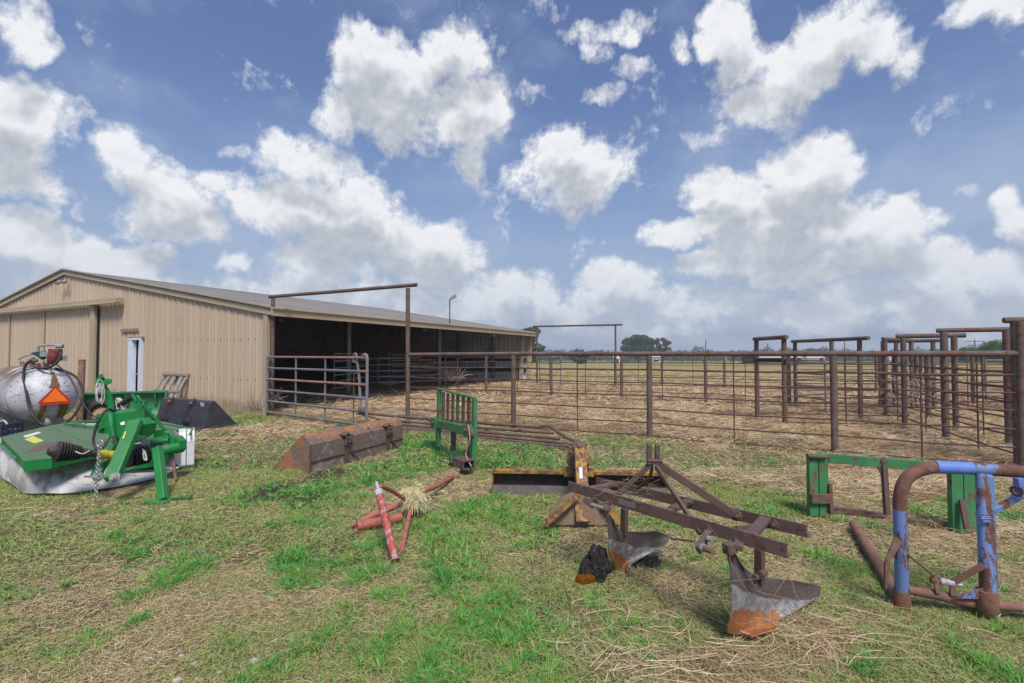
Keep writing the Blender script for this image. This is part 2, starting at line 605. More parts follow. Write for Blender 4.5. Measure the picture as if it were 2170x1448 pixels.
M['yellow_worn'] = m_metal('worn_yellow_plate', (0.42, 0.24, 0.04), .7, .2, .78, ((.20, .14, .10), (.24, .17, .11)), 9, bump=.3)
M['yellow'] = m_metal('rusty_yellow_paint', (0.37, 0.215, 0.045), .65, .2, .64, ((.15, .075, .045), (.20, .12, .085)), 7, bump=.3, stretch=(1, 1, .7), fine=90)
M['yellow_top'] = m_metal('yellow_blade_edge', (0.36, 0.19, 0.035), .6, .2, .52, ((.12, .06, .04), (.18, .1, .06)), 6, bump=.3)
M['blade_face'] = m_metal('dark_blade_face', (0.055, 0.042, 0.033), .75, .3, .32, ((.26, .10, .04), (.07, .045, .035)), 4, bump=.3, stretch=(.6, .6, 1))
M['blade_edge'] = m_metal('grey_cutting_edge', (0.17, 0.15, 0.14), .6, .2, .2, scale=6)
M['plow'] = m_metal('plow_iron', (0.125, 0.08, 0.068), .75, .16, .45, ((.085, .045, .037), (.16, .095, .075)), 6, bump=.3, fine=150)
M['black_paint'] = m_metal('black_bucket_paint', (0.045, 0.045, 0.055), .5, .25, .10, ((.14, .13, .13), (.09, .09, .10)), 5, bump=.08, dust=.25)
M['black'] = m_metal('black_rubber', (0.022, 0.022, 0.024), .6, .3, 0, scale=9, bump=.1, dust=.3)
M['tyre'] = m_metal('tyre_rubber', (0.028, 0.026, 0.026), .75, .3, 0, scale=9, bump=.3, dust=.3)
M['chain'] = m_metal('zinc_chain', (0.36, 0.36, 0.36), .4, .2, .2, scale=20, metallic=.2)
M['white'] = m_metal('white_panel', (0.68, 0.68, 0.69), .45, .06, .1, ((.5, .5, .5), (.45, .43, .4)), 5, bump=.03)
M['curtain'] = m_metal('grey_canvas', (0.56, 0.55, 0.535), .75, .10, .36, ((.36, .35, .33), (.29, .27, .255)), 3.2, bump=.35, stretch=(1, 1, .4))
M['yellow_plastic'] = m_metal('yellow_guard', (0.50, 0.42, 0.03), .5, .2, .2, ((.2, .16, .05), (.3, .25, .05)), 12, bump=.2)
M['label_yellow'] = m_metal('yellow_sticker', (0.62, 0.66, 0.09), .5, .1, 0, bump=0)
M['label_white'] = m_metal('white_sticker', (0.68, 0.70, 0.68), .5, .1, 0, bump=0)
M['orange'] = m_metal('orange_reflector', (0.90, 0.17, 0.008), .4, .08, .10, ((.35, .12, .01), (.2, .1, .02)), 14, bump=.03)
M['sign_red'] = m_metal('red_border', (0.42, 0.028, 0.02), .45, .15, .08, ((.2, .03, .02), (.15, .04, .03)), 14, bump=.03)
M['rope'] = m_metal('white_cord', (0.52, 0.50, 0.47), .9, .2, 0, scale=30)
M['twine'] = m_metal('pale_twine', (0.74, 0.66, 0.38), .9, .2, 0, scale=30)
M['pink_twine'] = m_metal('pink_twine', (0.50, 0.30, 0.22), .9, .2, 0, scale=30)
M['wood_grey'] = m_metal('weathered_wood', (0.33, 0.29, 0.255), .9, .25, .3, ((.2, .17, .15), (.26, .22, .19)), 5, stretch=(4, 4, .6), bump=.4)
M['pump_green'] = m_metal('dark_green_pump', (0.016, 0.085, 0.075), .45, .2, .15, scale=12)
M['pump_red'] = m_metal('dull_red_motor', (0.16, 0.040, 0.03), .6, .2, .2, scale=12)
M['stone'] = m_metal('white_limestone', (0.45, 0.42, 0.38), .9, .15, 0, scale=12, bump=.5)
M['bone'] = m_metal('bleached_stems', (0.55, 0.46, 0.37), .9, .2, 0, scale=20)
M['blue_crate'] = m_metal('dark_blue_plastic', (0.028, 0.038, 0.075), .5, .2, 0, scale=9)
M['pole_wood'] = m_metal('pole_wood', (0.11, 0.09, 0.075), .9, .2, 0, scale=3)
M['white_far'] = m_metal('white_siding', (0.62, 0.63, 0.64), .7, .05, 0, scale=2, bump=0)
M['roof_far'] = m_metal('pale_metal_roof', (0.44, 0.42, 0.42), .6, .1, .25, ((.35, .25, .2), (.4, .36, .34)), 1, bump=0)
M['cow'] = m_metal('black_hide', (0.012, 0.012, 0.012), .8, .2, 0, scale=4, bump=0)
M['chimney_brick'] = m_metal('rusted_pile', (0.30, 0.15, 0.085), .9, .3, .5, ((.36, .30, .25), (.22, .09, .05)), 9, bump=.3)
M['dirt_clod'] = m_metal('black_clay', (0.034, 0.031, 0.029), .95, .4, .15, ((.03, .028, .026), (.05, .045, .04)), 22, bump=1.0, fine=90, spec=.15)
M['rust_orange'] = m_metal('bright_orange_rust', (0.50, 0.155, 0.012), .85, .35, .3, ((.34, .10, .02), (.25, .08, .03)), 24, bump=.4)


# silver fuel tank: worn silver paint, scuffs, brown stain over the crown
def mat_tank():
    m, t, b = new_mat('silver_tank_paint')
    o = t.new('ShaderNodeTexCoord').outputs['Object']
    n = t.noise(o, 2.2, 8, .68)
    c = t.mix(t.ramp(n, .35, .68), (.44, .445, .47), (.62, .625, .65))
    sc_ = t.noise(t.vmath('MULTIPLY', o, (1, 1, 2.2)), 13, 8, .75)
    c = t.mix(t.ramp(sc_, .545, .62), c, (.13, .13, .14))
    c = t.mix(t.ramp(t.noise(t.vmath('MULTIPLY', o, (1, 1, .35)), 5, 6, .7), .50, .66, 0, .55), c, (.27, .26, .26))
    sp = t.new('ShaderNodeSeparateXYZ')
    t.l.new(o, sp.inputs[0])
    st = t.math('MULTIPLY', t.ramp(sp.outputs[2], .85, 1.2), t.ramp(t.noise(o, 3.1, 6, .65), .36, .50))
    st = t.math('MULTIPLY', st, t.ramp(sp.outputs[0], .0, -.35))
    c = t.mix(st, c, (.21, .125, .075))
    t.put(b, 'Base Color', c)
    t.put(b, 'Roughness', t.ramp(n, .3, .7, .62, .5))
    b.inputs['Metallic'].default_value = .1
    bp = t.new('ShaderNodeBump'); bp.inputs['Strength'].default_value = .15; bp.inputs['Distance'].default_value = .004
    t.l.new(sc_, bp.inputs['Height']); t.l.new(bp.outputs[0], b.inputs['Normal'])
    return m


M['tank'] = mat_tank()


# rusty bucket: brown body, bright orange toward its top edge and end plate, pale bloom
def mat_bucket(name, zmid):
    m, t, b = new_mat(name)
    o = t.new('ShaderNodeTexCoord').outputs['Object']
    n = t.noise(o, 5, 9, .7)
    nf = t.noise(o, 40, 5, .7)
    c = t.mix(t.ramp(nf, .35, .7), (.125, .085, .072), (.24, .175, .145))
    pale = t.ramp(t.math('ADD', t.noise(o, 9, 8, .75), t.math('MULTIPLY', t.ramp(n, .3, .7), .22)), .64, .80)
    c = t.mix(t.math('MULTIPLY', pale, .7), c, (.38, .33, .30))
    sp = t.new('ShaderNodeSeparateXYZ')
    t.l.new(o, sp.inputs[0])
    g = t.new('ShaderNodeNewGeometry')
    gs = t.new('ShaderNodeSeparateXYZ'); t.l.new(g.outputs['True Normal'], gs.inputs[0])
    upm = t.math('MAXIMUM', t.ramp(gs.outputs[2], .35, .8), t.ramp(t.math('MULTIPLY', gs.outputs[1], -1), .80, .9, 0, .9))
    om = t.math('MULTIPLY', upm, t.ramp(t.noise(o, 4.3, 8, .7), .44, .56))
    oc = t.mix(t.ramp(nf, .3, .7), (.30, .105, .03), (.42, .17, .055))
    c = t.mix(om, c, oc)
    t.put(b, 'Base Color', c)
    b.inputs['Roughness'].default_value = .8
    bp = t.new('ShaderNodeBump'); bp.inputs['Strength'].default_value = .4; bp.inputs['Distance'].default_value = .005
    t.l.new(nf, bp.inputs['Height']); t.l.new(bp.outputs[0], b.inputs['Normal'])
    return m


M['old_bucket'] = mat_bucket('rusty_bucket_steel', .45)


# plough bottoms: brown moldboard, polished grey band, orange rusted share (bands by height on the casting)
def mat_moldboard():
    m, t, b = new_mat('moldboard_steel')
    o = t.new('ShaderNodeTexCoord').outputs['Object']
    sp = t.new('ShaderNodeSeparateXYZ'); t.l.new(o, sp.inputs[0])
    band = t.new('ShaderNodeAttribute', attribute_name='band').outputs['Fac']
    z = t.math('MULTIPLY_ADD', t.noise(o, 8, 8, .7), .5, t.math('ADD', band, -.25))
    nf = t.noise(o, 60, 6, .7)
    brown = t.mix(t.ramp(nf, .35, .65), (.085, .062, .06), (.135, .105, .10))
    grey = t.mix(t.ramp(t.noise(o, 25, 7, .7), .35, .65), (.16, .155, .155), (.36, .35, .36))
    c = t.mix(t.ramp(z, .46, .54), brown, grey)
    orange = t.mix(t.ramp(t.noise(o, 20, 7, .7), .38, .62), (.44, .15, .03), (.22, .11, .07))
    z2 = t.math('MULTIPLY_ADD', t.noise(o, 9, 9, .75), 1.9, t.math('ADD', band, -.95))
    c = t.mix(t.ramp(z2, 1.46, 1.56), c, orange)
    t.put(b, 'Base Color', c)
    b.inputs['Roughness'].default_value = .65
    b.inputs['Metallic'].default_value = .15
    bp = t.new('ShaderNodeBump'); bp.inputs['Strength'].default_value = .25; bp.inputs['Distance'].default_value = .003
    t.l.new(nf, bp.inputs['Height']); t.l.new(bp.outputs[0], b.inputs['Normal'])
    return m


M['moldboard'] = mat_moldboard()


# blade materials: colour from a per-blade tint attribute
def mat_blades(name, stops, rough=.8, trans=.25):
    m, t, b = new_mat(name)
    a = t.new('ShaderNodeAttribute', attribute_name='tint')
    r = t.new('ShaderNodeValToRGB')
    el = r.color_ramp.elements
    while len(el) < len(stops):
        el.new(.5)
    for e, (p, c) in zip(el, stops):
        e.position = p
        e.color = (*c, 1)
    t.l.new(a.outputs['Fac'], r.inputs[0])
    t.l.new(r.outputs[0], b.inputs['Base Color'])
    b.inputs['Roughness'].default_value = rough
    b.inputs['Specular IOR Level'].default_value = .25
    return m


M['blades'] = mat_blades('grass_blades', [(0, (.042, .19, .036)), (.2, (.09, .34, .055)), (.38, (.22, .37, .07)), (.50, (.33, .35, .11)), (.62, (.44, .36, .17)), (.78, (.60, .47, .25)), (.9, (.68, .56, .33)), (1, (.27, .18, .10))])
M['straw'] = mat_blades('straw_stems', [(0, (.20, .125, .075)), (.3, (.41, .275, .16)), (.6, (.56, .41, .25)), (.85, (.68, .54, .36)), (1, (.36, .27, .19))])
M['leaf'] = mat_blades('tree_leaves', [(0, (.028, .052, .02)), (.5, (.06, .10, .035)), (.8, (.10, .145, .05)), (1, (.16, .18, .08))])
M['leaf_dry'] = mat_blades('sparse_leaves', [(0, (.045, .06, .028)), (.5, (.085, .095, .04)), (1, (.16, .14, .08))])
M['leaf_far'] = mat_blades('distant_leaves', [(0, (.045, .065, .05)), (.5, (.075, .10, .068)), (1, (.12, .14, .09))])
M['leaf_bright'] = mat_blades('shrub_leaves', [(0, (.03, .08, .015)), (.5, (.07, .15, .03)), (1, (.12, .20, .05))])
M['bark'] = m_metal('bark', (0.09, 0.075, 0.06), .95, .3, 0, scale=3)


def mat_tan():
    m, t, b = new_mat('tan_wall_sheet')
    o = t.new('ShaderNodeTexCoord').outputs['Object']
    band = t.noise(t.vmath('MULTIPLY', o, (1.1, 1.1, .04)), 1.3, 4, .7)
    c = t.mix(t.ramp(band, .35, .65), (.475, .37, .265), (.52, .41, .30))
    blot = t.noise(t.vmath('MULTIPLY', o, (1, 1, .3)), 3.0, 8, .7)
    c = t.mix(t.ramp(blot, .52, .72, 0, .45), c, (.36, .27, .20))
    sp = t.new('ShaderNodeSeparateXYZ'); t.l.new(o, sp.inputs[0])
    mud = t.math('MULTIPLY', t.ramp(t.math('MULTIPLY_ADD', t.noise(o, 5, 7, .7), -.9, sp.outputs[2]), -.35, .10, 1, 0), .7)
    c = t.mix(mud, c, (.22, .16, .11))
    run = t.ramp(t.noise(t.vmath('MULTIPLY', o, (6, 6, .12)), 3.0, 5, .7), .60, .78, 0, .22)
    c = t.mix(run, c, (.33, .24, .18))
    t.put(b, 'Base Color', c)
    b.inputs['Roughness'].default_value = .6
    b.inputs['Specular IOR Level'].default_value = .3
    bp = t.new('ShaderNodeBump'); bp.inputs['Strength'].default_value = .25; bp.inputs['Distance'].default_value = .02
    t.l.new(t.noise(t.vmath('MULTIPLY', o, (1, 1, .5)), 1.6, 3, .5), bp.inputs['Height']); t.l.new(bp.outputs[0], b.inputs['Normal'])
    return m


M['tan'] = mat_tan()
NOGRASS = False
# ------------------------------------------------------------------ ground
FA = Vector((-2.45, 11.4, 0))            # pen fence: gate post
FD = Vector((.889, -.459, 0)).normalized()


def gz(x, y):
    x = np.asarray(x, dtype=float); y = np.asarray(y, dtype=float)
    z = -.10 * sstep(y, 8, 12.5) * sstep(-x, 1.5, 4.5) * (1 - sstep(y, 30, 40))
    z = z - 2.9 * sstep(y, 28, 260)
    return z


def pen_side(x, y):              # >0 inside the pen (behind the fence line)
    return (np.asarray(x) - FA.x) * .459 + (np.asarray(y) - FA.y) * .889


# lush patches: (photo x, y, radius m, strength) and bare soil patches
GREEN = [(480, 878, .6, .8), (540, 880, .4, .8), (405, 880, .5, .5), (300, 1180, .15, .5), (560, 1210, .12, .5), (450, 1380, .12, .5), (180, 1370, .12, .5), (700, 1300, .14, .7), (1390, 1190, .15, .4), (1130, 1130, .22, 1), (1090, 1100, .25, .8), (640, 1195, .22, 1), (760, 1190, .25, .8), (380, 1212, .22, .9), (360, 1150, .15, .5), (940, 1400, .17, .9), (1060, 1320, .2, .9),
         (1000, 1310, .18, .8), (870, 1310, .15, .6), (650, 1370, .14, .7), (560, 1430, .14, .8), (820, 1370, .13, .7), (270, 1265, .15, .6), (230, 1340, .1, .5), (1060, 1250, .2, .8), (980, 1240, .2, .7), (860, 1245, .2, .7), (990, 1190, .3, .7), (960, 1160, .3, .7), (930, 1100, .3, .6),
         (1040, 1080, .35, .8), (720, 1020, .4, .9), (660, 1050, .4, .8), (800, 1000, .5, 1), (880, 985, .55, 1), (960, 960, .6, 1), (1050, 975, .6, 1), (1110, 960, .6, .9), (880, 940, .6, 1), (1160, 990, .5, .8), (760, 1060, .3, .6),
         (610, 1110, .25, .6), (1330, 990, .5, .4), (1500, 1000, .5, .35), (1680, 1060, .35, .6), (1620, 1090, .3, .6), (1580, 1230, .1, .3), (1280, 1280, .12, .8), (1800, 1190, .16, .9), (1850, 1120, .25, .6), (2010, 1090, .3, .6), (2110, 1090, .3, .7),
         (2120, 1400, .12, .9), (1990, 1210, .15, .6), (1480, 1190, .15, .4), (1440, 1110, .25, .5), (1380, 1110, .25, .5), (520, 890, .5, .9), (500, 905, .4, .7), (430, 990, .5, .5), (1720, 1280, .12, .4), (1420, 1330, .1, .5), (1880, 1430, .1, .7), (1340, 1390, .08, .5),
         (590, 975, .3, .6), (560, 1050, .4, .4), (1200, 810, 1.2, .5), (1150, 812, 1.2, .5), (600, 860, .5, .5), (450, 925, .4, .8), (1560, 1230, .1, .4)]
SOIL = [(630, 1040, .45, 1.0), (680, 1010, .3, .9), (110, 1300, .3, .4), (120, 1210, .5, .35), (560, 1150, .35, .3), (1110, 1290, .15, .5), (1200, 1260, .25, .35), (470, 930, .3, .2), (1650, 1020, .35, .4), (330, 1160, .4, .35), (1480, 1250, .2, .4), (1330, 1230, .2, .4), (60, 1120, .6, .3), (1200, 1150, .25, .35), (760, 1150, .3, .4)]


def patches(lst, x, y, wob=.35):
    x = np.asarray(x, dtype=float); y = np.asarray(y, dtype=float)
    nx = x + (vnoise(x, y, 3.1, 3) - .5) * wob
    ny = y + (vnoise(x, y, 3.1, 8) - .5) * wob
    r = np.zeros_like(x)
    for px, py, rad, st in lst:
        c = pz(px, py)
        d = np.sqrt((nx - c.x) ** 2 + ((ny - c.y) * .8) ** 2) / (rad * 1.15)
        r = np.maximum(r, st * (1 - sstep(d, .45, 1.15)))
    return r


def hayness(x, y):
    p = pen_side(x, y)
    h = sstep(p + (fbm(x, y, .8, 3, 5) - .5) * 1.6, -.9, .5)
    # loose hay piles left of the old bucket and along the right foreground
    for px, py, rx, ry, st in ((530, 915, 1.2, .8, 1.0), (470, 935, .8, .4, .9), (600, 900, 1.0, .8, .9), (1500, 1010, 2.2, .45, .75), (1850, 1030, 1.8, .6, 1), (2080, 1120, 1.2, .45, .7), (1420, 1410, .42, .16, .55), (1700, 1330, .3, .25, .5), (1230, 1330, .10, .3, .45)):
        c = pz(px, py)
        d = np.sqrt(((np.asarray(x) - c.x) / rx) ** 2 + ((np.asarray(y) - c.y) / ry) ** 2)
        h = np.maximum(h, st * (1 - sstep(d + (fbm(x, y, 2.5, 3, 9) - .5) * .9, .6, 1.2)))
    return h


def greenness(x, y):
    g = patches(GREEN, x, y)
    base = fbm(x, y, .9, 4, 21)
    left = sstep(base, .46, .66) * .42
    return np.clip(np.maximum(g, left) * (1 - .9 * sstep(pen_side(x, y), -.5, .4) * (1 - g)), 0, 1)


def mat_ground():
    m, t, b = new_mat('ground_thatch_and_soil')
    o = t.new('ShaderNodeTexCoord').outputs['Object']
    aG = t.new('ShaderNodeAttribute', attribute_name='green').outputs['Fac']
    aH = t.new('ShaderNodeAttribute', attribute_name='hay').outputs['Fac']
    aS = t.new('ShaderNodeAttribute', attribute_name='soil').outputs['Fac']
    aF = t.new('ShaderNodeAttribute', attribute_name='far').outputs['Fac']
    n1 = t.noise(o, 3.0, 9, .7)
    n2 = t.noise(t.vmath('MULTIPLY', o, (1, 1.6, 1)), 38, 6, .75)
    n3 = t.noise(o, .7, 5, .6)
    c = t.mix(t.ramp(n2, .36, .66), (.07, .055, .036), (.30, .24, .14))
    c = t.mix(t.math('MULTIPLY', t.ramp(n1, .45, .7), .5), c, (.15, .17, .06))
    hay = t.mix(t.ramp(n2, .35, .62), (.12, .075, .042), (.42, .30, .16))
    hay = t.mix(t.math('MULTIPLY', t.ramp(n1, .45, .65), .35), hay, (.34, .20, .12))
    c = t.mix(aH, c, hay)
    c = t.mix(t.math('MULTIPLY', aG, .7), c, (.05, .085, .022))
    c = t.mix(aS, c, t.mix(t.ramp(n2, .3, .7), (.022, .018, .016), (.075, .06, .052)))
    # far pasture: straw yellow with olive bands
    st = t.vmath('MULTIPLY', o, (.10, .55, 1))
    far = t.mix(t.ramp(t.noise(st, .8, 7, .65), .38, .62), (.34, .265, .115), (.17, .165, .055))
    far = t.mix(t.ramp(t.noise(t.vmath('MULTIPLY', o, (.6, 3.0, 1)), 1.6, 6, .7), .42, .62, 0, .65), far, (.40, .31, .17))
    c = t.mix(aF, c, far)
    t.put(b, 'Base Color', c)
    b.inputs['Roughness'].default_value = .95
    b.inputs['Specular IOR Level'].default_value = .1
    bp = t.new('ShaderNodeBump'); bp.inputs['Strength'].default_value = .6; bp.inputs['Distance'].default_value = .015
    t.l.new(n2, bp.inputs['Height']); t.l.new(bp.outputs[0], b.inputs['Normal'])
    return m


def build_ground():
    ys = np.concatenate([np.array([-60, -20, -5, 0]), np.arange(.5, 16, .07), 16 * 1.025 ** np.arange(0, 120), [330, 400, 480, 560]])
    ys = np.unique(ys)
    us = np.concatenate([np.linspace(-1, -.36, 10), np.linspace(-.35, .35, 240), np.linspace(.36, 1, 10)])
    X, Y = [], []
    wid = np.minimum(np.maximum(np.abs(ys) * 4.2, 22), 420)
    Xg = us[None, :] * wid[:, None]
    Yg = np.repeat(ys[:, None], len(us), 1)
    x, y = Xg.ravel(), Yg.ravel()
    hay = hayness(x, y); grn = greenness(x, y); soil = patches(SOIL, x, y, .5)
    near = 1 - sstep(y, 22, 40)
    z = gz(x, y) + near * ((fbm(x, y, .9, 3, 2) - .5) * .05 + (fbm(x, y, 6, 3, 4) - .5) * .022 - .008)
    z = z + near * hay * (fbm(x, y, 2.4, 3, 13) - .42) * .07
    nr, nc = len(ys), len(us)
    idx = np.arange(nr * nc).reshape(nr, nc)
    q = np.stack([idx[:-1, :-1], idx[:-1, 1:], idx[1:, 1:], idx[1:, :-1]], -1).reshape(-1)
    me = fast_mesh('ground', np.stack([x, y, z], 1), q, 4, mat_ground(), {'green': grn, 'hay': hay, 'soil': soil, 'far': sstep(y, 18, 30)}, smooth=True)
    o = link_mesh('ground', me)
    tag(o, None, None, kind='structure')


build_ground()


def ground_z(x, y):
    near = 1 - sstep(y, 22, 40)
    return gz(x, y) + near * ((fbm(x, y, .9, 3, 2) - .5) * .05 + (fbm(x, y, 6, 3, 4) - .5) * .022 - .008) + near * hayness(x, y) * (fbm(x, y, 2.4, 3, 13) - .42) * .07


def in_view(x, y, marg=1.12):
    return (np.abs(x) < y * 1.06 * marg + .3) & (y > 1.7)


BARN_C = Vector((-6.59, 13.0, -.10))
BARN_G = Vector((-.893, .4495, 0)).normalized()       # along the gable wall, away from the corner
BARN_S = Vector((.4495, .893, 0)).normalized()        # along the open side


def in_barn(x, y, m=0.0):
    dx, dy = x - BARN_C.x, y - BARN_C.y
    s = dx * BARN_G.x + dy * BARN_G.y
    d = dx * BARN_S.x + dy * BARN_S.y
    return (s > m) & (d > m)


# ------------------------------------------------------------------ ribbons (grass blades, straw)
def ribbons(base, dirh, length, width, lift0, lift1, curl, tint, nseg=3):
    """base (N,3); dirh heading angle; blades rise at lift0 and bend towards lift1 (radians); curl turns the heading."""
    n = len(base)
    k = nseg + 1
    P = np.zeros((n, k, 3)); P[:, 0] = base
    h = dirh.copy()
    for i in range(nseg):
        f = (i + .5) / nseg
        el = lift0 * (1 - f) + lift1 * f
        st = (length / nseg)[:, None]
        P[:, i + 1] = P[:, i] + st * np.stack([np.cos(el) * np.cos(h), np.cos(el) * np.sin(h), np.sin(el)], 1)
        h = h + curl / nseg
    # side vector: random-ish perpendicular that faces partly up
    tw = NR.uniform(-.9, .9, n)
    sx = np.stack([-np.sin(dirh) * np.cos(tw), np.cos(dirh) * np.cos(tw), np.sin(tw)], 1)
    W_ = np.zeros((n, k))
    for i in range(k):
        f = i / nseg
        W_[:, i] = width * (1 - f ** 1.6 * .85)
    L_ = P - sx[:, None, :] * W_[:, :, None] / 2
    R_ = P + sx[:, None, :] * W_[:, :, None] / 2
    co = np.stack([L_, R_], 2).reshape(-1, 3)
    b = (np.arange(n) * k * 2)[:, None]
    seg = np.arange(nseg)[None, :]
    a0 = b + seg * 2
    q = np.stack([a0, a0 + 1, a0 + 3, a0 + 2], -1).reshape(-1)
    tt = np.repeat(np.clip(tint, 0, 1), k * 2)
    return co, q, tt


def merge(lst):
    cs, qs, ts, off = [], [], [], 0
    for c, q, t in lst:
        cs.append(c); qs.append(q + off); ts.append(t); off += len(c)
    return np.concatenate(cs), np.concatenate(qs), np.concatenate(ts)


def sample_view(n, y0, y1, power=1.0):
    # even on the ground within the wedge of view
    y = np.sqrt(NR.uniform(y0 ** 2, y1 ** 2, n)) if power == 1 else y0 * (y1 / y0) ** NR.random(n)
    x = NR.uniform(-1.16, 1.16, n) * (y + .3)
    return x, y


def build_grass():
    out = []
    # 1. matted thatch and short turf everywhere outside the pen
    for y0, y1, n, wd_, ln in ((1.9, 3.6, 210000, .0022, .040), (3.6, 6.5, 230000, .0036, .050), (6.5, 14.5, 170000, .0075, .065)):
        x, y = sample_view(n, y0, y1)
        hay = hayness(x, y); soil = patches(SOIL, x, y, .5); g = greenness(x, y)
        keep = (NR.random(n) > soil * .95) & (NR.random(n) > hay * .6) & ~in_barn(x, y)
        x, y, g, hay = x[keep], y[keep], g[keep], hay[keep]
        n = len(x)
        olive = fbm(x, y, 1.3, 4, 31)
        isg = NR.random(n) < np.clip(g * .55 + sstep(olive, .37, .62) * .52, 0, .9)
        tint = np.where(isg, NR.uniform(.27, .55, n), NR.uniform(.56, .97, n))
        tint = np.where(~isg & (NR.random(n) < .20), 1.0, tint)
        lift = np.where(isg, NR.uniform(.2, 1.2, n), NR.uniform(-.05, .5, n))
        z = ground_z(x, y) + NR.uniform(0, .012, n)
        out.append(ribbons(np.stack([x, y, z], 1), NR.uniform(0, 6.28, n), ln * NR.uniform(.5, 1.5, n), wd_ * NR.uniform(.6, 1.4, n), lift, lift - NR.uniform(0, .9, n), NR.normal(0, .8, n), tint, 2))
    # 2. green tufts: blades fanning out of tuft centres in the lush patches
    for y0, y1, nt, nb, wd_, ln in ((1.9, 3.6, 5200, 34, .0042, .085), (3.6, 6.0, 9000, 22, .0055, .10), (6.0, 12, 16000, 12, .009, .12), (12, 26, 5000, 6, .02, .16)):
        x, y = sample_view(nt, y0, y1)
        g = patches(GREEN, x, y)
        g = np.maximum(g, sstep(fbm(x, y, 2.2, 3, 41), .64, .80) * .5 * (1 - hayness(x, y)))
        g *= .35 + .65 * sstep(fbm(x, y, 7.0, 2, 43), .35, .6)
        keep = (NR.random(nt) < g * .85) & ~in_barn(x, y)
        x, y, g = x[keep], y[keep], g[keep]
        k = len(x)
        size = NR.uniform(.65, 1.45, k) * (.65 + .45 * g)
        tone = np.clip(NR.normal(.17, .09, k) + (fbm(x, y, 3, 2, 61) - .5) * .3, 0, .5)
        tall = NR.random(k) < .25
        i = np.repeat(np.arange(k), nb)
        n = len(i)
        head = NR.uniform(0, 6.28, n)
        rad = .022 * np.sqrt(NR.random(n)) * size[i] * (1 if y0 < 6 else 2)
        bx, by = x[i] + rad * np.cos(head), y[i] + rad * np.sin(head)
        L = ln * size[i] * NR.uniform(.45, 1.15, n)
        lift = np.where(tall[i], NR.uniform(.7, 1.45, n), NR.uniform(.25, 1.1, n))
        tint = np.clip(tone[i] + NR.normal(0, .07, n), 0, .6)
        tint = np.where(NR.random(n) < .05, .7, tint)
        out.append(ribbons(np.stack([bx, by, ground_z(bx, by)], 1), head + NR.normal(0, .25, n), L, wd_ * NR.uniform(.6, 1.35, n), lift, lift - NR.uniform(.3, 1.3, n), NR.normal(0, .4, n), tint, 3))
    co, q, tt = merge(out)
    me = fast_mesh('grass', co, q, 4, M['blades'], {'tint': tt})
    tag(link_mesh('grass', me), 'short patchy grass, bright green tufts among dry brown thatch', 'grass', kind='stuff')


def build_hay():
    out = []
    for y0, y1, n, wd_, ln in ((1.9, 4.5, 60000, .0032, .16), (4.5, 8, 110000, .0055, .17), (8, 14, 130000, .009, .20), (14, 26, 90000, .018, .30), (26, 45, 9000, .035, .5)):
        x, y = sample_view(n, y0, y1)
        h = hayness(x, y)
        clump = fbm(x, y, 2.1, 3, 71)
        keep = (NR.random(n) < h * (.45 + .9 * sstep(clump, .4, .65)) * (1 - .5 * patches(GREEN, x, y)))
        if y0 < 8:
            keep |= NR.random(n) < .012
        ib = in_barn(x, y, .2)
        keep &= ~(ib & (NR.random(n) < .35))
        x, y = x[keep], y[keep]
        n = len(x)
        z = ground_z(x, y) + NR.uniform(0, .06, n) * (.3 + hayness(x, y))
        lift = NR.normal(.04, .22, n)
        flow = (fbm(x, y, .9, 2, 81) - .5) * 9
        # darker brown heaps
        tint = NR.uniform(.0, 1, n) * .52 + .46 * sstep(fbm(x, y, 1.7, 3, 91), .32, .62)
        out.append(ribbons(np.stack([x, y, z], 1), flow + NR.normal(0, .9, n), ln * NR.uniform(.5, 1.6, n), wd_ * NR.uniform(.5, 1.4, n), lift, lift - NR.uniform(0, .5, n), NR.normal(0, 1.3, n), tint, 4))
    co, q, tt = merge(out)
    co[:, 2] = np.maximum(co[:, 2], gz(co[:, 0], co[:, 1]) - .01)
    me = fast_mesh('hay', co, q, 4, M['straw'], {'tint': tt})
    tag(link_mesh('hay', me), 'loose dry hay strewn over the pen floor and in heaps outside it', 'hay', kind='stuff')


def build_stalks():
    # long dead stalks lying in the right foreground and through the plough
    out = []
    spots = [(1380, 1420, .42, .13, 120), (1560, 1410, .42, .16, 110), (1440, 1340, .45, .2, 60), (1232, 1320, .06, .26, 34), (1700, 1340, .3, .3, 80), (1500, 1180, .6, .5, 34), (1850, 1330, .5, .4, 90), (2050, 1240, .6, .5, 80), (1950, 1050, .9, .4, 160), (1600, 1010, 1.4, .4, 130), (1340, 1010, .5, .2, 30), (560, 905, 1.0, .35, 120), (300, 1090, 1.2, .6, 22), (800, 1250, 1.2, .6, 16)]
    for px, py, rx, ry, n in spots:
        c = pz(px, py)
        x = c.x + NR.normal(0, rx * .5, n); y = c.y + NR.normal(0, ry * .5, n)
        z = ground_z(x, y) + NR.uniform(.005, .05, n)
        lift = NR.normal(.08, .14, n)
        far = .75 + .12 * c.y
        out.append(ribbons(np.stack([x, y, z], 1), NR.normal(0, .85, n) + np.where(NR.random(n) < .5, 0, 3.14) + (1.3 if rx < ry else 0), NR.uniform(.10, .42, n) ** 1.0 * far, NR.uniform(.0016, .0042, n) * far, lift, -lift, NR.normal(0, 1.1, n), NR.uniform(.0, 1, n), 7))
    co, q, tt = merge(out)
    co[:, 2] = np.maximum(co[:, 2], gz(co[:, 0], co[:, 1]) + .004)
    me = fast_mesh('dry_stalks', co, q, 4, M['straw'], {'tint': tt})
    tag(link_mesh('dry_stalks', me), 'long dead pinkish tan stalks scattered over the foreground grass', 'stalks', kind='stuff')


if not NOGRASS: build_grass()
if not NOGRASS: build_hay()
if not NOGRASS: build_stalks()
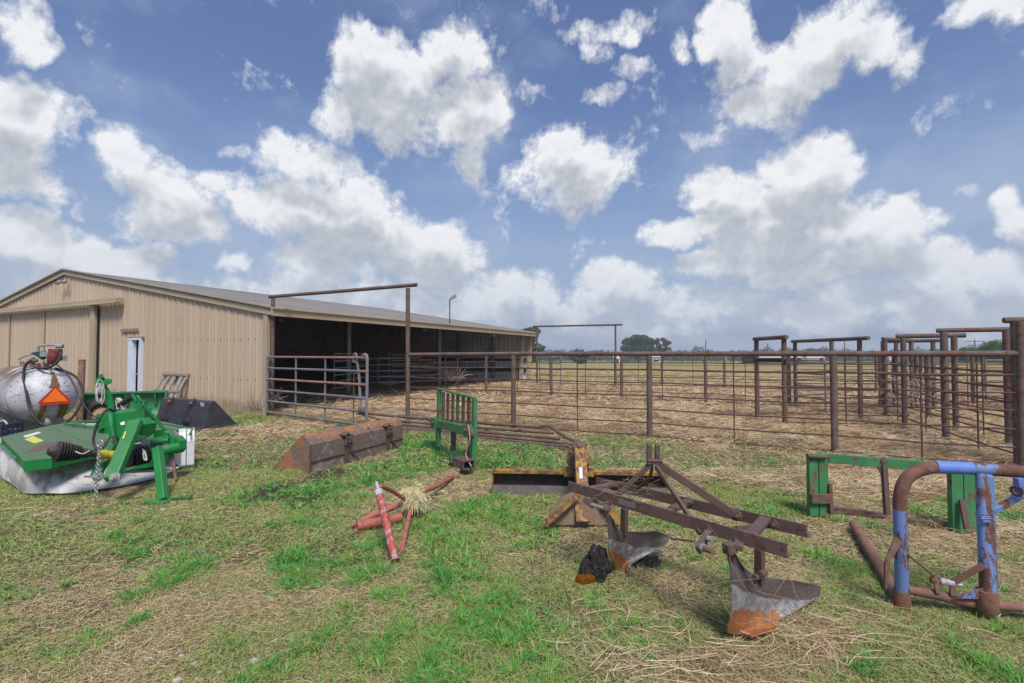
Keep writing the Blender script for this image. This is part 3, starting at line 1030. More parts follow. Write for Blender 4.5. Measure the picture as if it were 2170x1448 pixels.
# ------------------------------------------------------------------ barn
def bp(s, d, z):                 # barn coordinates: s along the gable wall, d along the open side
    return BARN_C + BARN_G * s + BARN_S * d + Vector((0, 0, z))


BZ = 2.80          # eave height above barn floor
RZ = 4.66          # ridge
RS = 11.4          # ridge position along the gable
BD = 17.0          # length of the barn
SLOPE = (RZ - BZ) / RS


def roof_z(s):
    return RZ - SLOPE * abs(s - RS)


def rib_profile(a, b, pitch=.305):
    """positions and depths of an R-panel profile from a to b"""
    out = []
    u = a
    while u < b - 1e-6:
        for du, dp in ((0, .0), (.02, .0), (.04, .030), (.075, .030), (.095, .0), (.155, 0), (.162, .006), (.178, .006), (.185, 0), (.225, 0), (.232, .006), (.248, .006), (.255, 0)):
            if u + du < b:
                out.append((u + du, dp))
        u += pitch
    out.append((b, 0))
    return out


def sheet(name, parent, mat, prof, lo, hi, pos, nrm, thick=.012, screws=()):
    """vertical ribbed sheet. pos(u, z) -> point, nrm outward; lo/hi: functions of u"""
    vs, fs = [], []
    for u, dp in prof:
        for z in (lo(u), hi(u)):
            vs.append(pos(u, z) + nrm * dp)
        for z in (lo(u), hi(u)):
            vs.append(pos(u, z) - nrm * thick)
    n = len(prof)
    for i in range(n - 1):
        a, b = i * 4, (i + 1) * 4
        fs += [(a, b, b + 1, a + 1), (a + 3, b + 3, b + 2, a + 2), (a + 1, b + 1, b + 3, a + 3), (a + 2, b + 2, b, a)]
    fs += [(0, 1, 3, 2), ((n - 1) * 4, (n - 1) * 4 + 2, (n - 1) * 4 + 3, (n - 1) * 4 + 1)]
    mb = MB().add(vs, fs)
    for zr in screws:
        for i in range(0, n - 1, 13):
            for k_ in (1.5, 6):
                u = prof[i][0] + (.057 if k_ == 1.5 else .125)
                if u < prof[-1][0]:
                    mb.lathe(pos(u, zr) + nrm * (.030 if k_ == 1.5 else 0), nrm, [(0, .011), (.012, .010)], 6, mi=1)
    return mb.build(name, [mat, M['dark_steel']] if screws else mat, parent, smooth=False)


def build_barn():
    B = thing('barn', 'tan ribbed metal barn with a low gable roof and one long open side', 'barn', BARN_C)
    nG = -BARN_S                 # outward normal of the near gable wall
    door_s = (6.05, 6.84)
    # the wall as three sheets, leaving the doorway open; the sliding door runs in front of its left part
    prof = rib_profile(0.05, door_s[0])
    sheet('wall', B, M['tan'], prof, lambda u: -.06, lambda u: roof_z(u) - .06, lambda s, z: bp(s, 0, z), nG, screws=(.93, 2.05))
    prof = rib_profile(door_s[1], 2 * RS - .05)
    sheet('wall', B, M['tan'], prof, lambda u: -.06, lambda u: roof_z(u) - .06, lambda s, z: bp(s, 0, z), nG, screws=(.93, 2.05))
    sheet('wall', B, M['tan'], rib_profile(*door_s), lambda u: 2.14, lambda u: roof_z(u) - .06, lambda s, z: bp(s, 0, z), nG)
    # corner trim and rake trim
    MB().bar(bp(.0, -.02, -.08), bp(.0, -.02, BZ - .05), .17, .09, up=BARN_S).build('corner_trim', M['tan_trim'], B)
    m = MB()
    m.bar(bp(-.35, -.06, BZ + .02 - .06), bp(RS, -.06, RZ + .06), .06, .20)
    m.bar(bp(2 * RS + .35, -.06, BZ + .02 - .06), bp(RS + .002, -.061, RZ + .06), .06, .20)
    m.build('rake_trim', M['tan_trim'], B, bevel=.006)
    m = MB()
    m.bar(bp(-.30, -.12, BZ + .12 - .03), bp(RS, -.12, RZ + .17), .05, .045)
    m.bar(bp(2 * RS + .30, -.12, BZ + .12 - .03), bp(RS + .002, -.121, RZ + .17), .05, .045)
    m.build('drip_edge', M['tan_trim'], B)
    # sliding door, track and post
    lo_s, hi_s = 9.0, 19.2
    rail_z = 3.30
    for a, b in ((lo_s + .15, 12.75), (12.8, 15.9), (15.95, 19.3)):
        dr = sheet('sliding_door', B, M['tan'], rib_profile(a, b, .26), lambda u: -.02, lambda u: rail_z, lambda s, z: bp(s, -.10, z), nG)
        MB().bar(bp(b - .03, -.145, 0), bp(b - .03, -.145, rail_z), .05, .025, up=BARN_S).build('door_edge', M['tan_trim'], dr)
    m = MB()
    m.bar(bp(7.15, -.20, rail_z + .14), bp(19.6, -.20, rail_z + .14), .20, .17)
    m.bar(bp(7.15, -.315, rail_z + .06), bp(19.6, -.315, rail_z + .06), .02, .06)
    m.build('door_track', M['tan_trim'], B, bevel=.01)
    MB().bar(bp(8.98, -.12, -.05), bp(8.98, -.12, rail_z + .06), .26, .13, up=BARN_S).build('door_post', M['tan_trim'], B, bevel=.01)
    MB().bar(bp(8.82, -.07, -.05), bp(8.82, -.07, rail_z + .05), .03, .05, up=BARN_S).build('seal_strip', M['black'], B)
    # personnel door, standing ajar
    fr = MB()
    a, b = door_s
    fr.bar(bp(a + .03, -.01, 0), bp(a + .03, -.01, 2.10), .06, .16, up=BARN_S)
    fr.bar(bp(b - .13, -.01, 0), bp(b - .13, -.01, 2.10), .24, .14, up=BARN_S)
    fr.bar(bp(a, -.01, 2.13), bp(b, -.01, 2.13), .16, .06)
    dfr = fr.build('door_frame', M['white_door'], B, bevel=.004)
    MB().bar(bp(a - .12, -.055, 2.20), bp(b + .06, -.055, 2.20), .05, .05).build('door_hood', M['tan_trim'], B)
    p = bp(a + .07, .0, 0)
    dirv_ = (BARN_G * .97 + BARN_S * .24).normalized()
    q = p + dirv_ * .40
    dd = MB().bar(p + Vector((0, 0, .01 + 1.03)), q + Vector((0, 0, .01 + 1.03)), .045, 2.06).build('door', M['white_door'], B, bevel=.004)
    k = MB()
    kp = p + dirv_ * .34 + Vector((0, 0, .98))
    nn = dirv_.cross(Vector((0, 0, 1))).normalized()
    if nn.dot(nG) < 0: nn = -nn
    k.lathe(kp, nn, [(0, .03), (.03, .03), (.031, .013), (.06, .013), (.065, .028), (.09, .032), (.105, .02), (.107, 0)], 14)
    k.build('knob', M['galv'], dd)
    MB().bar(bp(6.30, -.055, 2.43), bp(7.33, -.055, 2.43), .03, .10).build('rusty_strip', M['gate_rust'], B)
    # gable flood lamp
    m = MB()
    c = bp(RS - .25, -.20, RZ - .33)
    m.box(c, (.25, .1, .07), .46)
    for k_ in (-1, 1):
        e = c + BARN_G * (.22 * k_) + Vector((0, 0, -.02))
        m.lathe(e, nG + Vector((0, 0, -.5)), [(-.06, .03), (0, .05), (.10, .075)], 12)
    m.build('gable_lamp', M['galv'], B)
    # roof: two ribbed slopes
    for side in (0, 1):
        vs, fs = [], []
        prof = []
        u = -.12
        while u < BD + .1:
            prof += [(u, 0), (u + .02, .032), (u + .055, .032), (u + .075, 0)]
            u += .305
        prof.append((BD + .12, 0))
        s0 = -.35 if side == 0 else 2 * RS + .35
        for d, h in prof:
            for s in (s0, RS):
                z = roof_z(s) + .10
                vs.append(bp(s, d, z + h))
            for s in (s0, RS):
                vs.append(bp(s, d, roof_z(s) + .085))
        n = len(prof)
        for i in range(n - 1):
            a_, b_ = i * 4, (i + 1) * 4
            fs += [(a_, a_ + 1, b_ + 1, b_), (a_ + 2, b_ + 2, b_ + 3, a_ + 3), (a_, b_, b_ + 2, a_ + 2)]
        fs += [(0, 2, 3, 1), ((n - 1) * 4, (n - 1) * 4 + 1, (n - 1) * 4 + 3, (n - 1) * 4 + 2)]
        MB().add(vs, fs).build('roof', M['roof'], B, smooth=False)
    MB().prism([bp(RS - .22, -.14, RZ + .085), bp(RS, -.14, RZ + .125), bp(RS + .22, -.14, RZ + .085), bp(RS + .22, -.14, RZ + .105), bp(RS, -.14, RZ + .15), bp(RS - .22, -.14, RZ + .105)], BARN_S * (BD + .28)).build('ridge_cap', M['roof'], B, smooth=False)
    # eave fascia / gutter along the open side
    m = MB()
    m.bar(bp(-.37, -.16, BZ - .02), bp(-.37, BD + .14, BZ - .02), .03, .20)
    m.bar(bp(-.41, -.15, BZ + .055), bp(-.41, BD + .13, BZ + .055), .05, .05)
    m.bar(bp(-.355, -.14, BZ - .135), bp(-.355, BD + .12, BZ - .135), .06, .03)
    m.build('fascia', M['tan_trim'], B, bevel=.006)
    MB().bar(bp(-.18, 0, BZ - .02), bp(-.18, BD, BZ - .02), .30, .02).build('soffit', M['dark_steel'], B)
    # far gable wall, back wall
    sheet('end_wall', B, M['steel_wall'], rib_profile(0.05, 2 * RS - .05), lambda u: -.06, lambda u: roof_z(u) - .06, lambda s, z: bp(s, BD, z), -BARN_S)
    MB().bar(bp(.03, BD - .03, -.06), bp(.03, BD - .03, BZ - .05), .26, .10, up=BARN_S).build('corner_trim', M['tan_trim'], B)
    MB().bar(bp(-.35, BD + .10, BZ), bp(RS, BD + .10, RZ + .06), .05, .2).build('rake_trim', M['tan_trim'], B)
    # rails on the inside of the end wall
    for z in (.72, 1.28):
        MB().bar(bp(.2, BD - .10, z), bp(7, BD - .10, z), .05, .20 if z < 1 else .14).build('wall_rail', M['dark_wood'], B)
    for s in (2.4, 4.8):
        MB().bar(bp(s, BD - .17, 0), bp(s, BD - .17, 2.9), .16, .10, up=BARN_S).build('stud', M['galv'], B)
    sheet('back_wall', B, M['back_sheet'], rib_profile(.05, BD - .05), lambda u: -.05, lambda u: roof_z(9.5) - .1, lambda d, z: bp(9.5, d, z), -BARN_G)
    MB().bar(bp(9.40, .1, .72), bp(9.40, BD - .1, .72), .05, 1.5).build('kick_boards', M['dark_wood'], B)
    # frames: columns set in from the eave, rafters cantilevered out
    for i, (d, cs_) in enumerate(((.35, 0), (6.8, 3.95), (12.5, 3.25))):
        if i:
            c = MB().lathe(bp(cs_, d, -.05), (0, 0, 1), [(0, .11), (roof_z(cs_) - .15, .11)], 16).build('column', M['galv'], B)
        MB().bar(bp(-.1, d, roof_z(0) - .17), bp(9.4, d, roof_z(9.4) - .17), .14, .24 if i else .2, w2=.14, h2=.36).build('rafter', M['dark_steel'] if i != 2 else M['galv'], B)
    MB().bar(bp(.35, BD - .45, -.02), bp(.35, BD - .45, BZ - .1), .18, .18, up=BARN_S).build('column', M['tan_trim'], B)
    for s in (.9, 2.3, 3.8, 5.3, 6.8, 8.3):
        MB().bar(bp(s, .1, roof_z(s) + .00), bp(s, BD - .1, roof_z(s) + .00), .06, .14).build('purlin', M['dark_steel'], B)
    # plywood partition between the bays
    MB().prism([bp(3.4, 12.5, .0), bp(9.3, 12.5, .0), bp(9.3, 12.5, 3.2), bp(3.4, 12.5, 2.10)], BARN_S * .03).build('partition', M['plywood'], B)
    return B


build_barn()


def make_light_pole():
    a = at(953, 692, 21.6)
    t = thing('light_pole', 'thin grey pole with a small floodlight rising past the barn eave', 'light pole', (a.x, a.y, a.z - .2))
    top = a + V(0, 0, 1.22)
    MB().tube([a + V(-.12, .10, -.14), a + V(-.02, 0, -.10), a, top], .025, 8).build('pole', M['dark_steel'], t)
    m = MB()
    m.bar(top + V(0, 0, -.02), top + V(.10, 0, .07), .05, .05)
    m.bar(top + V(.05, 0, .03), top + V(.27, -.02, .17), .2, .10)
    m.build('lamp_head', M['galv'], t)


make_light_pole()

# ------------------------------------------------------------------ pipe fences
RODZ = (1.26, 1.02, .78, .525, .28, .045)


def fence(name, label, pts, group=None, post_r=.050, top_r=.043, top=CH, rods=RODZ, rod_r=.013, stays=True, heights=None, mat='rust', ends=(True, True), zoff=None, skip_posts=()):
    P = [Vector((p[0], p[1], float(gz(p[0], p[1])) + (zoff or 0))) for p in pts]
    t = thing(name, label, 'fence', P[0], group)
    for i, p in enumerate(P):
        if i in skip_posts:
            continue
        h = (heights or {}).get(i, top - .03)
        r = post_r * RND.uniform(.96, 1.06)
        MB().lathe(p - V(0, 0, .15), (RND.uniform(-.006, .006), RND.uniform(-.006, .006), 1), [(0, r), (h + .15, r)], 16).build('post', M[mat], t)
    if top_r:
        MB().tube([p + V(0, 0, top) for p in P], top_r, 14).build('top_rail', M[mat], t)
    for z in rods:
        pl = []
        for i in range(len(P) - 1):
            a, b = P[i], P[i + 1]
            for k in range(4):
                f = k / 4
                sag = -.012 * math.sin(math.pi * f) + (RND.uniform(-.006, .006) if k else 0)
                pl.append(a.lerp(b, f) + V(0, 0, z + sag))
        pl.append(P[-1] + V(0, 0, z))
        MB().tube(pl, rod_r * (1.35 if z == rods[0] and rod_r > .008 else 1), 6).build('rod', M['rust_dark'], t)
    if stays:
        for i in range(len(P) - 1):
            c = P[i].lerp(P[i + 1], .5)
            MB().lathe(c + V(0, 0, -.02), (0, 0, 1), [(0, .012), (top - .0, .012)], 8).build('stay', M['rust_dark'], t)
    return t


fence('pipe_fence', 'long rusty pipe fence nearest the camera, thick top rail at eye level over thin rods', [(-2.45, 11.4), (.03, 10.1), (2.54, 8.96), (5.02, 7.55), (6.89, 6.56), (9.3, 5.35)], heights={0: 3.12, 4: 1.99}, post_r=.052)
fence('pipe_fence', 'rusty pipe fence crossing the middle of the pen behind the near fence', [(-4.3, 20.0), (-1.0, 18.7), (1.4, 17.25), (3.7, 16.35), (6.2, 15.5), (8.07, 14.1)], post_r=.05, top_r=.036, stays=True)
fence('pipe_fence', 'thin far pipe fence at the back of the pen, beyond the middle fence', [(4.95, 23.2), (7.1, 22.9), (9.7, 22.1), (12.4, 21.2), (15.2, 20.2), (18.4, 18.9), (21.8, 17.5)], post_r=.05, top_r=.036)
# alley walls running away from the corner post
S1 = [(6.89, 6.56), (7.69, 8.62), (8.33, 10.15), (9.09, 11.75), (10.2, 13.3), (11.1, 14.6)]
fence('pipe_fence', 'rusty rod fence of the alley running away from the tall corner post', S1, top_r=.03, rods=(1.30, 1.08, .88, .66, .42, .18), skip_posts=(0, 1, 2, 3), heights={4: 1.9})
S2 = [(8.95, 6.0), (8.40, 8.1), (8.95, 9.75), (9.75, 11.35), (11.05, 13.2)]
fence('pipe_fence', 'rusty rod fence at the right side of the alley, seen through the first', S2, top_r=.03, rods=(1.24, 1.0, .78, .56, .30), skip_posts=(0, 1, 2), heights={})
fence('pipe_fence', 'short rusty pipe fence between the small overhead frames left of the alley', [(5.93, 11.76), (8.25, 12.7), (9.09, 11.8)], top_r=0, rods=(1.30, 1.1, .9, .7, .5, .3, .1), skip_posts=(0, 1, 2), stays=False)
fence('pipe_fence', 'short rod fence joining the first small overhead frame to the alley', [(5.91, 10.5), (8.33, 10.17)], top_r=0, rods=(1.34, 1.16, .98, .80, .62, .44, .26, .08), skip_posts=(0, 1), stays=True)
fence('pipe_fence', 'rod fence behind the long frame on three posts, running right past the alley', [(8.23, 14.05), (11.05, 14.0), (13.9, 14.6), (17, 14.4)], top_r=.03, rods=(1.30, 1.1, .9, .7, .5, .3, .1), skip_posts=(0,), stays=True)
fence('pipe_fence', 'rusty pipe fence beyond the alley at the far right of the pens', [(11.05, 13.2), (13.6, 13.0), (16.2, 12.4), (19, 11.6)], post_r=.055, top_r=.036)


def frame(label, P, H, over=(.12, .12), r=.052, br=.048, low=None, group=None, cat='gate frame', drop=0.0):
    P = [Vector((p[0], p[1], float(gz(p[0], p[1])))) for p in P]
    t = thing('overhead_frame', label, cat, P[0], group)
    Hs = H if isinstance(H, (list, tuple)) else [H] * len(P)
    for p, h in zip(P, Hs):
        MB().lathe(p - V(0, 0, .15), (0, 0, 1), [(0, r), (h - br * .5 + .15, r)], 16).build('post', M['rust'], t)
    d0 = (P[0] - P[-1]).normalized()
    a = P[0] + V(0, 0, Hs[0]) + d0 * over[0]
    b = P[-1] + V(0, 0, Hs[-1]) - d0 * over[1]
    MB().tube([a, a.lerp(b, .02), a.lerp(b, .98), b], [br * .9, br, br, br * .9], 14).build('beam', M['rust'], t)
    if low:
        MB().bar(P[0] + V(0, 0, low) + d0 * .1, P[-1] + V(0, 0, low) - d0 * .1, .06, .07).build('cross_rail', M['dark_wood'], t)
    return t


AG = 'overhead pipe frames across the working alley'
frame('rusty overhead frame with a dark cross rail under its top, left of the others', [(5.95, 11.76), (5.91, 10.5)], 1.91, low=1.40, group=AG)
frame('long rusty overhead frame on three posts, second from the left', [(8.23, 14.05), (8.4, 12.7), (8.2, 11.4)], 1.91, over=(.15, .3), group=AG)
frame('rusty overhead frame whose beam falls away to the right behind the alley', [(9.09, 11.78), (10.7, 12.95)], 1.91, group=AG)
frame('low distant overhead frame at the far end of the alley', [(11.05, 13.9), (11.5, 13.2)], 1.91, over=(.25, .3), group=AG)
frame('rusty overhead frame over the middle of the alley, third from the near end', [(8.22, 10.15), (8.95, 9.78)], [1.92, 1.92], over=(.12, .18), group=AG)
frame('thick rusty overhead frame over the near end of the alley', [(7.69, 8.60), (8.40, 8.20)], [1.965, 1.965], over=(.10, .12), r=.056, br=.042, group=AG)
# cap beam on the tall corner post of the near fence: its own frame reaching out of the picture
t_ = frame('tall thick corner post with a stub of beam, at the right edge', [(6.90, 6.60), (8.95, 6.0)], 2.01, over=(.14, .1), r=.066, br=.043, group=AG)
# big entrance frame by the barn
g = thing('overhead_frame', 'very tall rusty pipe gateway in front of the barn opening', 'gate frame', (-6.42, 12.95, -.06))
MB().lathe(V(-6.42, 12.95, -.2), (0, 0, 1), [(0, .055), (3.24, .05)], 16).build('post', M['rust'], g)
MB().tube([V(-6.42, 12.95, 3.09) + V(-.12, .05, -.003), V(-4.4, 12.2, 3.13), V(-2.45, 11.4, 3.165) + V(.21, -.08, .005)], .045, 14).build('beam', M['rust'], g)
frame('tall thin dark pipe gateway far beyond the barn end', [(1.30, 25.2), (4.95, 23.1)], [2.98, 2.93], over=(.2, .35), r=.045, br=.045)


# ------------------------------------------------------------------ tube gates and stall panels
def tube_gate(name, label, A, B, zs, stays, mats, cat='gate', r=.024, group=None, hook=True, end_r=.026, endtop=None, ztop=None, stay_r=.02):
    A, B = Vector(A), Vector(B)
    t = thing(name, label, cat, A, group)
    dz = Vector((0, 0, 1))
    for i, z in enumerate(zs):
        MB().tube([A + dz * z, B + dz * z], r, 10).build('rail', M[mats[i % len(mats)]], t)
    for f in stays:
        c = A.lerp(B, f)
        MB().bar(c + dz * zs[-1], c + dz * zs[0], .035, .02, up=(B - A).normalized()).build('upright', M['gate_grey'], t)
    zt = zs[0]
    MB().tube([A + dz * (zs[-1] - .03), A + dz * (zt + .03)], end_r, 10).build('end_post', M['gate_grey'], t)
    u = (B - A).normalized()
    if hook:
        pts = [B + dz * (zs[-1] - .0), B + dz * (zt - .02)]
        for k in range(9):
            an = math.pi * k / 8
            pts.append(B + dz * (zt - .02 + .09 * math.sin(an)) - u * (.085 * (1 - math.cos(an))))
        MB().tube(pts, end_r, 10).build('end_post', M['gate_grey'], t)
    else:
        MB().tube([B + dz * (zs[-1] - .03), B + dz * (zt + .03)], end_r, 10).build('end_post', M['gate_grey'], t)
    return t


ZS = (1.465, 1.17, .88, .59, .30, .01)
gt = tube_gate('tube_gate', 'grey six rail tube gate with rusted upper rails standing open before the barn', (-6.50, 12.86, .0), (-3.12, 10.42, .0), ZS, (.33, .63), ['gate_rust', 'gate_grey', 'gate_rust', 'gate_grey', 'gate_grey', 'gate_grey'], r=.028, end_r=.032)
# latch: hooked strap, crank handle and drop rod
c = V(-6.5, 12.86, 0).lerp(V(-3.12, 10.42, 0), .885)
u = (V(-3.12, 10.42, 0) - V(-6.5, 12.86, 0)).normalized()
m = MB()
pts = [c + V(0, 0, 1.36)] + [c + V(0, 0, 1.47 + .09 * math.sin(math.pi * k / 8)) + u * (.06 * (1 - math.cos(math.pi * k / 8))) for k in range(9)] + [c + u * .12 + V(0, 0, 1.40)]
m.tube(pts, .020, 8)
m.bar(c + V(0, 0, 1.38), c + u * .14 + V(0, 0, 1.36), .03, .03)
m.bar(c + u * .13 + V(0, 0, 1.36), c + u * .20 + V(0, 0, 1.13), .04, .03)
m.bar(c + u * .20 + V(0, 0, 1.13), c + u * .27 + V(0, 0, .38), .05, .025)
m.bar(c + u * .22 + V(0, 0, .36), c + u * .44 + V(0, 0, .36), .07, .07)
m.build('latch', M['gate_grey'], gt)
m = MB()
m.tube([c + u * .20 + V(0, 0, 1.12), c + u * .05 + V(0, 0, 1.12), c + u * .02 + V(0, 0, 1.08), c + u * .02 + V(0, 0, -.02)], .014, 8)
m.build('drop_rod', M['rust'], gt)

SP = 'tube panels and gates of the stalls in the barn'
PZ = (1.55, 1.28, 1.02, .76, .52, .28)


def bw(s, d, z=0.0):
    v = bp(s, d, 0)
    return (v.x, v.y, z)


panels = [('stall_fence', 'taller stall panel inside the barn nearest the gable wall', bw(2.0, 4.2), bw(3.6, 7.6), PZ, (.45,), False),
          ('stall_gate', 'stall gate with hooked ends just left of the first barn column', bw(3.9, 7.2), bw(3.4, 9.2), (1.32, 1.05, .78, .52, .26), (.5,), True),
          ('stall_gate', 'stall gate with hooked ends just right of the first barn column', bw(2.9, 7.5), bw(2.5, 9.9), (1.36, 1.08, .80, .54, .28), (), True),
          ('stall_fence', 'six rail stall panel between the column and the red stall post', bw(3.1, 8.6), bw(2.8, 11.5), (1.50, 1.24, .98, .72, .46, .2), (.6,), False),
          ('stall_fence', 'stall panel running towards the plywood partition', bw(2.7, 11.6), bw(5.9, 11.7), (1.50, 1.24, .98, .72, .46, .2), (.5,), False)]
for nm, lb, A, B_, zs, st, hk in panels:
    tube_gate(nm, lb, A, B_, zs, st, ['panel_grey'], cat='stall panel', r=.02, hook=hk, group=SP, end_r=.022)
tag(MB().lathe(at(823, 815, 22.0) + V(0, 0, -.15), (0, 0, 1), [(0, .035), (1.62, .035)], 10).build('stall_post', M['gate_rust']), 'red rusty stall post where two stall panels meet in the barn', 'post')
tube_gate('tube_gate', 'small grey gate swung open under the far thin gateway', (1.42, 24.9, -.05), (2.30, 22.9, -.05), (1.40, 1.12, .84, .56, .30, .04), (.5,), ['gate_grey'], r=.02)
tube_gate('tube_gate', 'grey tube gate hanging among the small frames in the middle right', (8.15, 13.9, 0), (8.25, 12.75, 0), (1.36, 1.0, .66, .34, .02), (), ['gate_grey'], r=.022)
tube_gate('tube_gate', 'grey tube gate at the far right beyond the alley', (13.9, 14.2, 0), (15.1, 14.0, 0), (1.36, 1.04, .74, .44, .16), (), ['gate_grey'], r=.024)
M['brown_worn'] = m_metal('worn_to_primer', (0.15, 0.095, 0.08), .8, .25, .3, ((.06, .12, .06), (.1, .08, .06)), 8)
M['deck_bolt'] = m_metal('deck_bolt', (0.06, 0.16, 0.07), .5, .2, .3, scale=12)
# ------------------------------------------------------------------ fuel tank with hand pump
def make_tank():
    c = at(93, 838, 8.42)                        # centre of the near end's widest ring
    ax = V(-.80, .60, 0).normalized()            # runs away to the left
    t = thing('fuel_tank', 'silver painted fuel tank with an orange slow vehicle triangle on its end', 'tank', (c.x, c.y, 0))
    R = .475
    prof = [(-.34, .001), (-.335, .09), (-.31, .18), (-.26, .285), (-.19, .37), (-.10, .435), (0, .47), (.06, R), (2.6, R), (2.75, .44), (2.9, .3), (3.0, .1), (3.01, .001)]
    body = MB().lathe(c, ax, prof, 40, cap=False).build('body', M['tank'], t)
    MB().torus(c + ax * .10, ax, R + .002, .006, 40, 6).build('weld_seam', M['tank'], body)
    side = V(.60, .80, 0)
    for d in (.28, 2.2):
        m = MB()
        b = c + ax * d
        m.prism([b - side * .36 + V(0, 0, -.80), b + side * .36 + V(0, 0, -.80), b + side * .30 + V(0, 0, -.36), b + V(0, 0, -.47), b - side * .30 + V(0, 0, -.36)], ax * .03)
        m.build('saddle', M['galv'], t)
    for sg in (-.3, .3):
        MB().bar(c + side * sg + ax * -.5 + V(0, 0, -.77), c + side * sg + ax * 3 + V(0, 0, -.77), .09, .05).build('skid', M['rust'], t)
    # drain boss
    MB().lathe(c - ax * .20 + V(.05, -.02, -.43), V(.6, -.5, -.5), [(-.05, .035), (.05, .035), (.051, .05), (.085, .05), (.086, .03), (.11, .03)], 14).build('drain_plug', M['galv'], t)
    # filler fittings on the crown
    for d, h, r in ((1.02, .10, .045), (.55, .09, .05)):
        MB().lathe(c + ax * d + V(0, 0, R - .01), (0, 0, 1), [(0, r), (h * .5, r), (h * .5, r * .7), (h, r * .7)], 14).build('filler_cap', M['brown_rust'], t)
    m = MB()
    b = c + ax * .98 + V(0, 0, R + .12)
    m.lathe(b, side, [(-.07, .02), (-.03, .04), (.03, .04), (.07, .02)], 12)
    m.lathe(b, (0, 0, 1), [(-.05, .02), (.06, .03)], 12)
    m.build('relief_valve', M['rust'], t)
    # straps / lifting eye, triangle
    eye = c - ax * .15 + V(.06, .02, .42)
    MB().torus(eye + V(.0, -.01, .04), side, .035, .010, 14, 6).build('lifting_eye', M['galv'], t)
    # slow vehicle triangle: orange centre, red border, fixed flat on the end
    n = (-ax + V(.22, -.20, .10)).normalized()
    up = (V(0, 0, 1) - n * n.z).normalized()
    rt = up.cross(n).normalized()
    o = c - ax * .345 + V(.075, .045, .0)
    def T(x, y, k=0): return o + rt * x + up * y + n * k
    sc_ = .225
    outer = [(-.085, .80), (.085, .80), (1.06, -.46), (.93, -.72), (-.93, -.72), (-1.06, -.46)]
    outer = [(x * sc_ * .88, y * sc_ * .88) for x, y in outer]
    tri = MB().prism([T(x, y) for x, y in outer][::-1], n * .003).build('warning_triangle', M['sign_red'], t, smooth=False)
    inner = [(0, .70), (.82, -.48), (-.82, -.48)]
    MB().prism([T(x * sc_ * .88, y * sc_ * .88, .0035) for x, y in inner][::-1], n * .002).build('reflective_centre', M['orange'], tri, smooth=False)
    # rust runs below and above the triangle: thin scabs of rust standing on the paint
    def scab(x0, x1, y0, y1, w0, w1, k0=.0, curve=.0):
        rows = []
        for i in range(8):
            f = i / 7
            yy = y0 + (y1 - y0) * f
            ww = w0 + (w1 - w0) * f
            xx = x0 + (x1 - x0) * f
            row = []
            for j in range(4):
                g_ = j / 3 - .5
                q = o + rt * (xx + ww * g_ * (1 + .15 * math.sin(i * 2.1 + j))) + up * yy
                # project onto the end cap along its axis
                r = (q - c); rad = (r - ax * r.dot(ax)); rr = min(rad.length / .47, .985)
                zz = -(.34 * math.sqrt(1 - rr ** 2.1))
                row.append(c + rad + ax * (zz - .0065))
            rows.append(row)
        MB().grid(rows, thick=.003).build('rust_stain', m_rs, body)
    scab(-.13, -.17, -.15, -.40, .08, .05)
    scab(.15, .11, -.15, -.40, .13, .09)
    scab(.0, -.0, .40, .15, .03, .13)
    # pump: green nozzle hung on a red motor, iron pipework
    pb = c - ax * .0 + V(.03, .0, R)
    m = MB()
    m.lathe(pb + V(0, 0, -.02), (0, 0, 1), [(0, .07), (.03, .07), (.031, .04), (.08, .04), (.081, .055), (.12, .055)], 14)
    m.build('pump_base', M['rust'], t)
    p2 = pb + V(.0, 0, .14)
    r_ = V(.86, .51, 0) * -1
    rx = V(.97, .22, 0)                            # roughly rightwards from the camera
    m = MB()
    m.lathe(p2 + rx * .10 + V(0, 0, -.02), V(.25, -.2, 1), [(-.05, .06), (.0, .085), (.12, .085), (.15, .06), (.2, .05)], 16)
    m.box(p2 + rx * .13 + V(0, 0, .14), (.15, .12, .10), .2)
    m.build('pump_motor', M['pump_red'], t, bevel=.006)
    m = MB()
    m.prism([p2 + rx * -.20 + V(0, -.03, .13), p2 + rx * -.03 + V(0, -.03, .16), p2 + rx * .02 + V(0, -.03, .08), p2 + rx * -.06 + V(0, -.03, .0), p2 + rx * -.14 + V(0, -.03, .07), p2 + rx * -.21 + V(0, -.03, .10)], V(.0, .07, 0))
    m.build('nozzle', M['pump_green'], t, bevel=.012)
    m = MB()
    m.tube([p2 + rx * -.12 + V(0, 0, .12), p2 + rx * -.13 + V(0, 0, .22), p2 + rx * -.09 + V(0, 0, .25), p2 + rx * .10 + V(0, 0, .26), p2 + rx * .17 + V(0, 0, .25)], .02, 10)
    m.tube([p2 + rx * -.20 + V(0, -.03, .10), p2 + rx * -.33 + V(0, -.04, .05), p2 + rx * -.37 + V(0, -.05, .0)], .018, 8)
    m.tube([p2 + rx * -.30 + V(0, -.04, .04), p2 + rx * -.27 + V(0, -.04, -.06), p2 + rx * -.20 + V(0, -.04, -.07), p2 + rx * -.16 + V(0, -.04, 0)], .009, 6)
    m.box(p2 + rx * .25 + V(0, 0, .03), (.10, .06, .09), -.3)
    m.lathe(p2 + rx * .19 + V(0, 0, .24), rx, [(-.05, .04), (.05, .04)], 12)
    m.box(p2 + rx * .0 + V(0, -.01, .10), (.13, .09, .09), .1)
    m.build('pipework', M['galv'], t, bevel=.004)
    # hoses: thick delivery hose looping down and around, thinner one over the shoulder
    def S_(px, py, Y): return at(px, py, Y - .24)
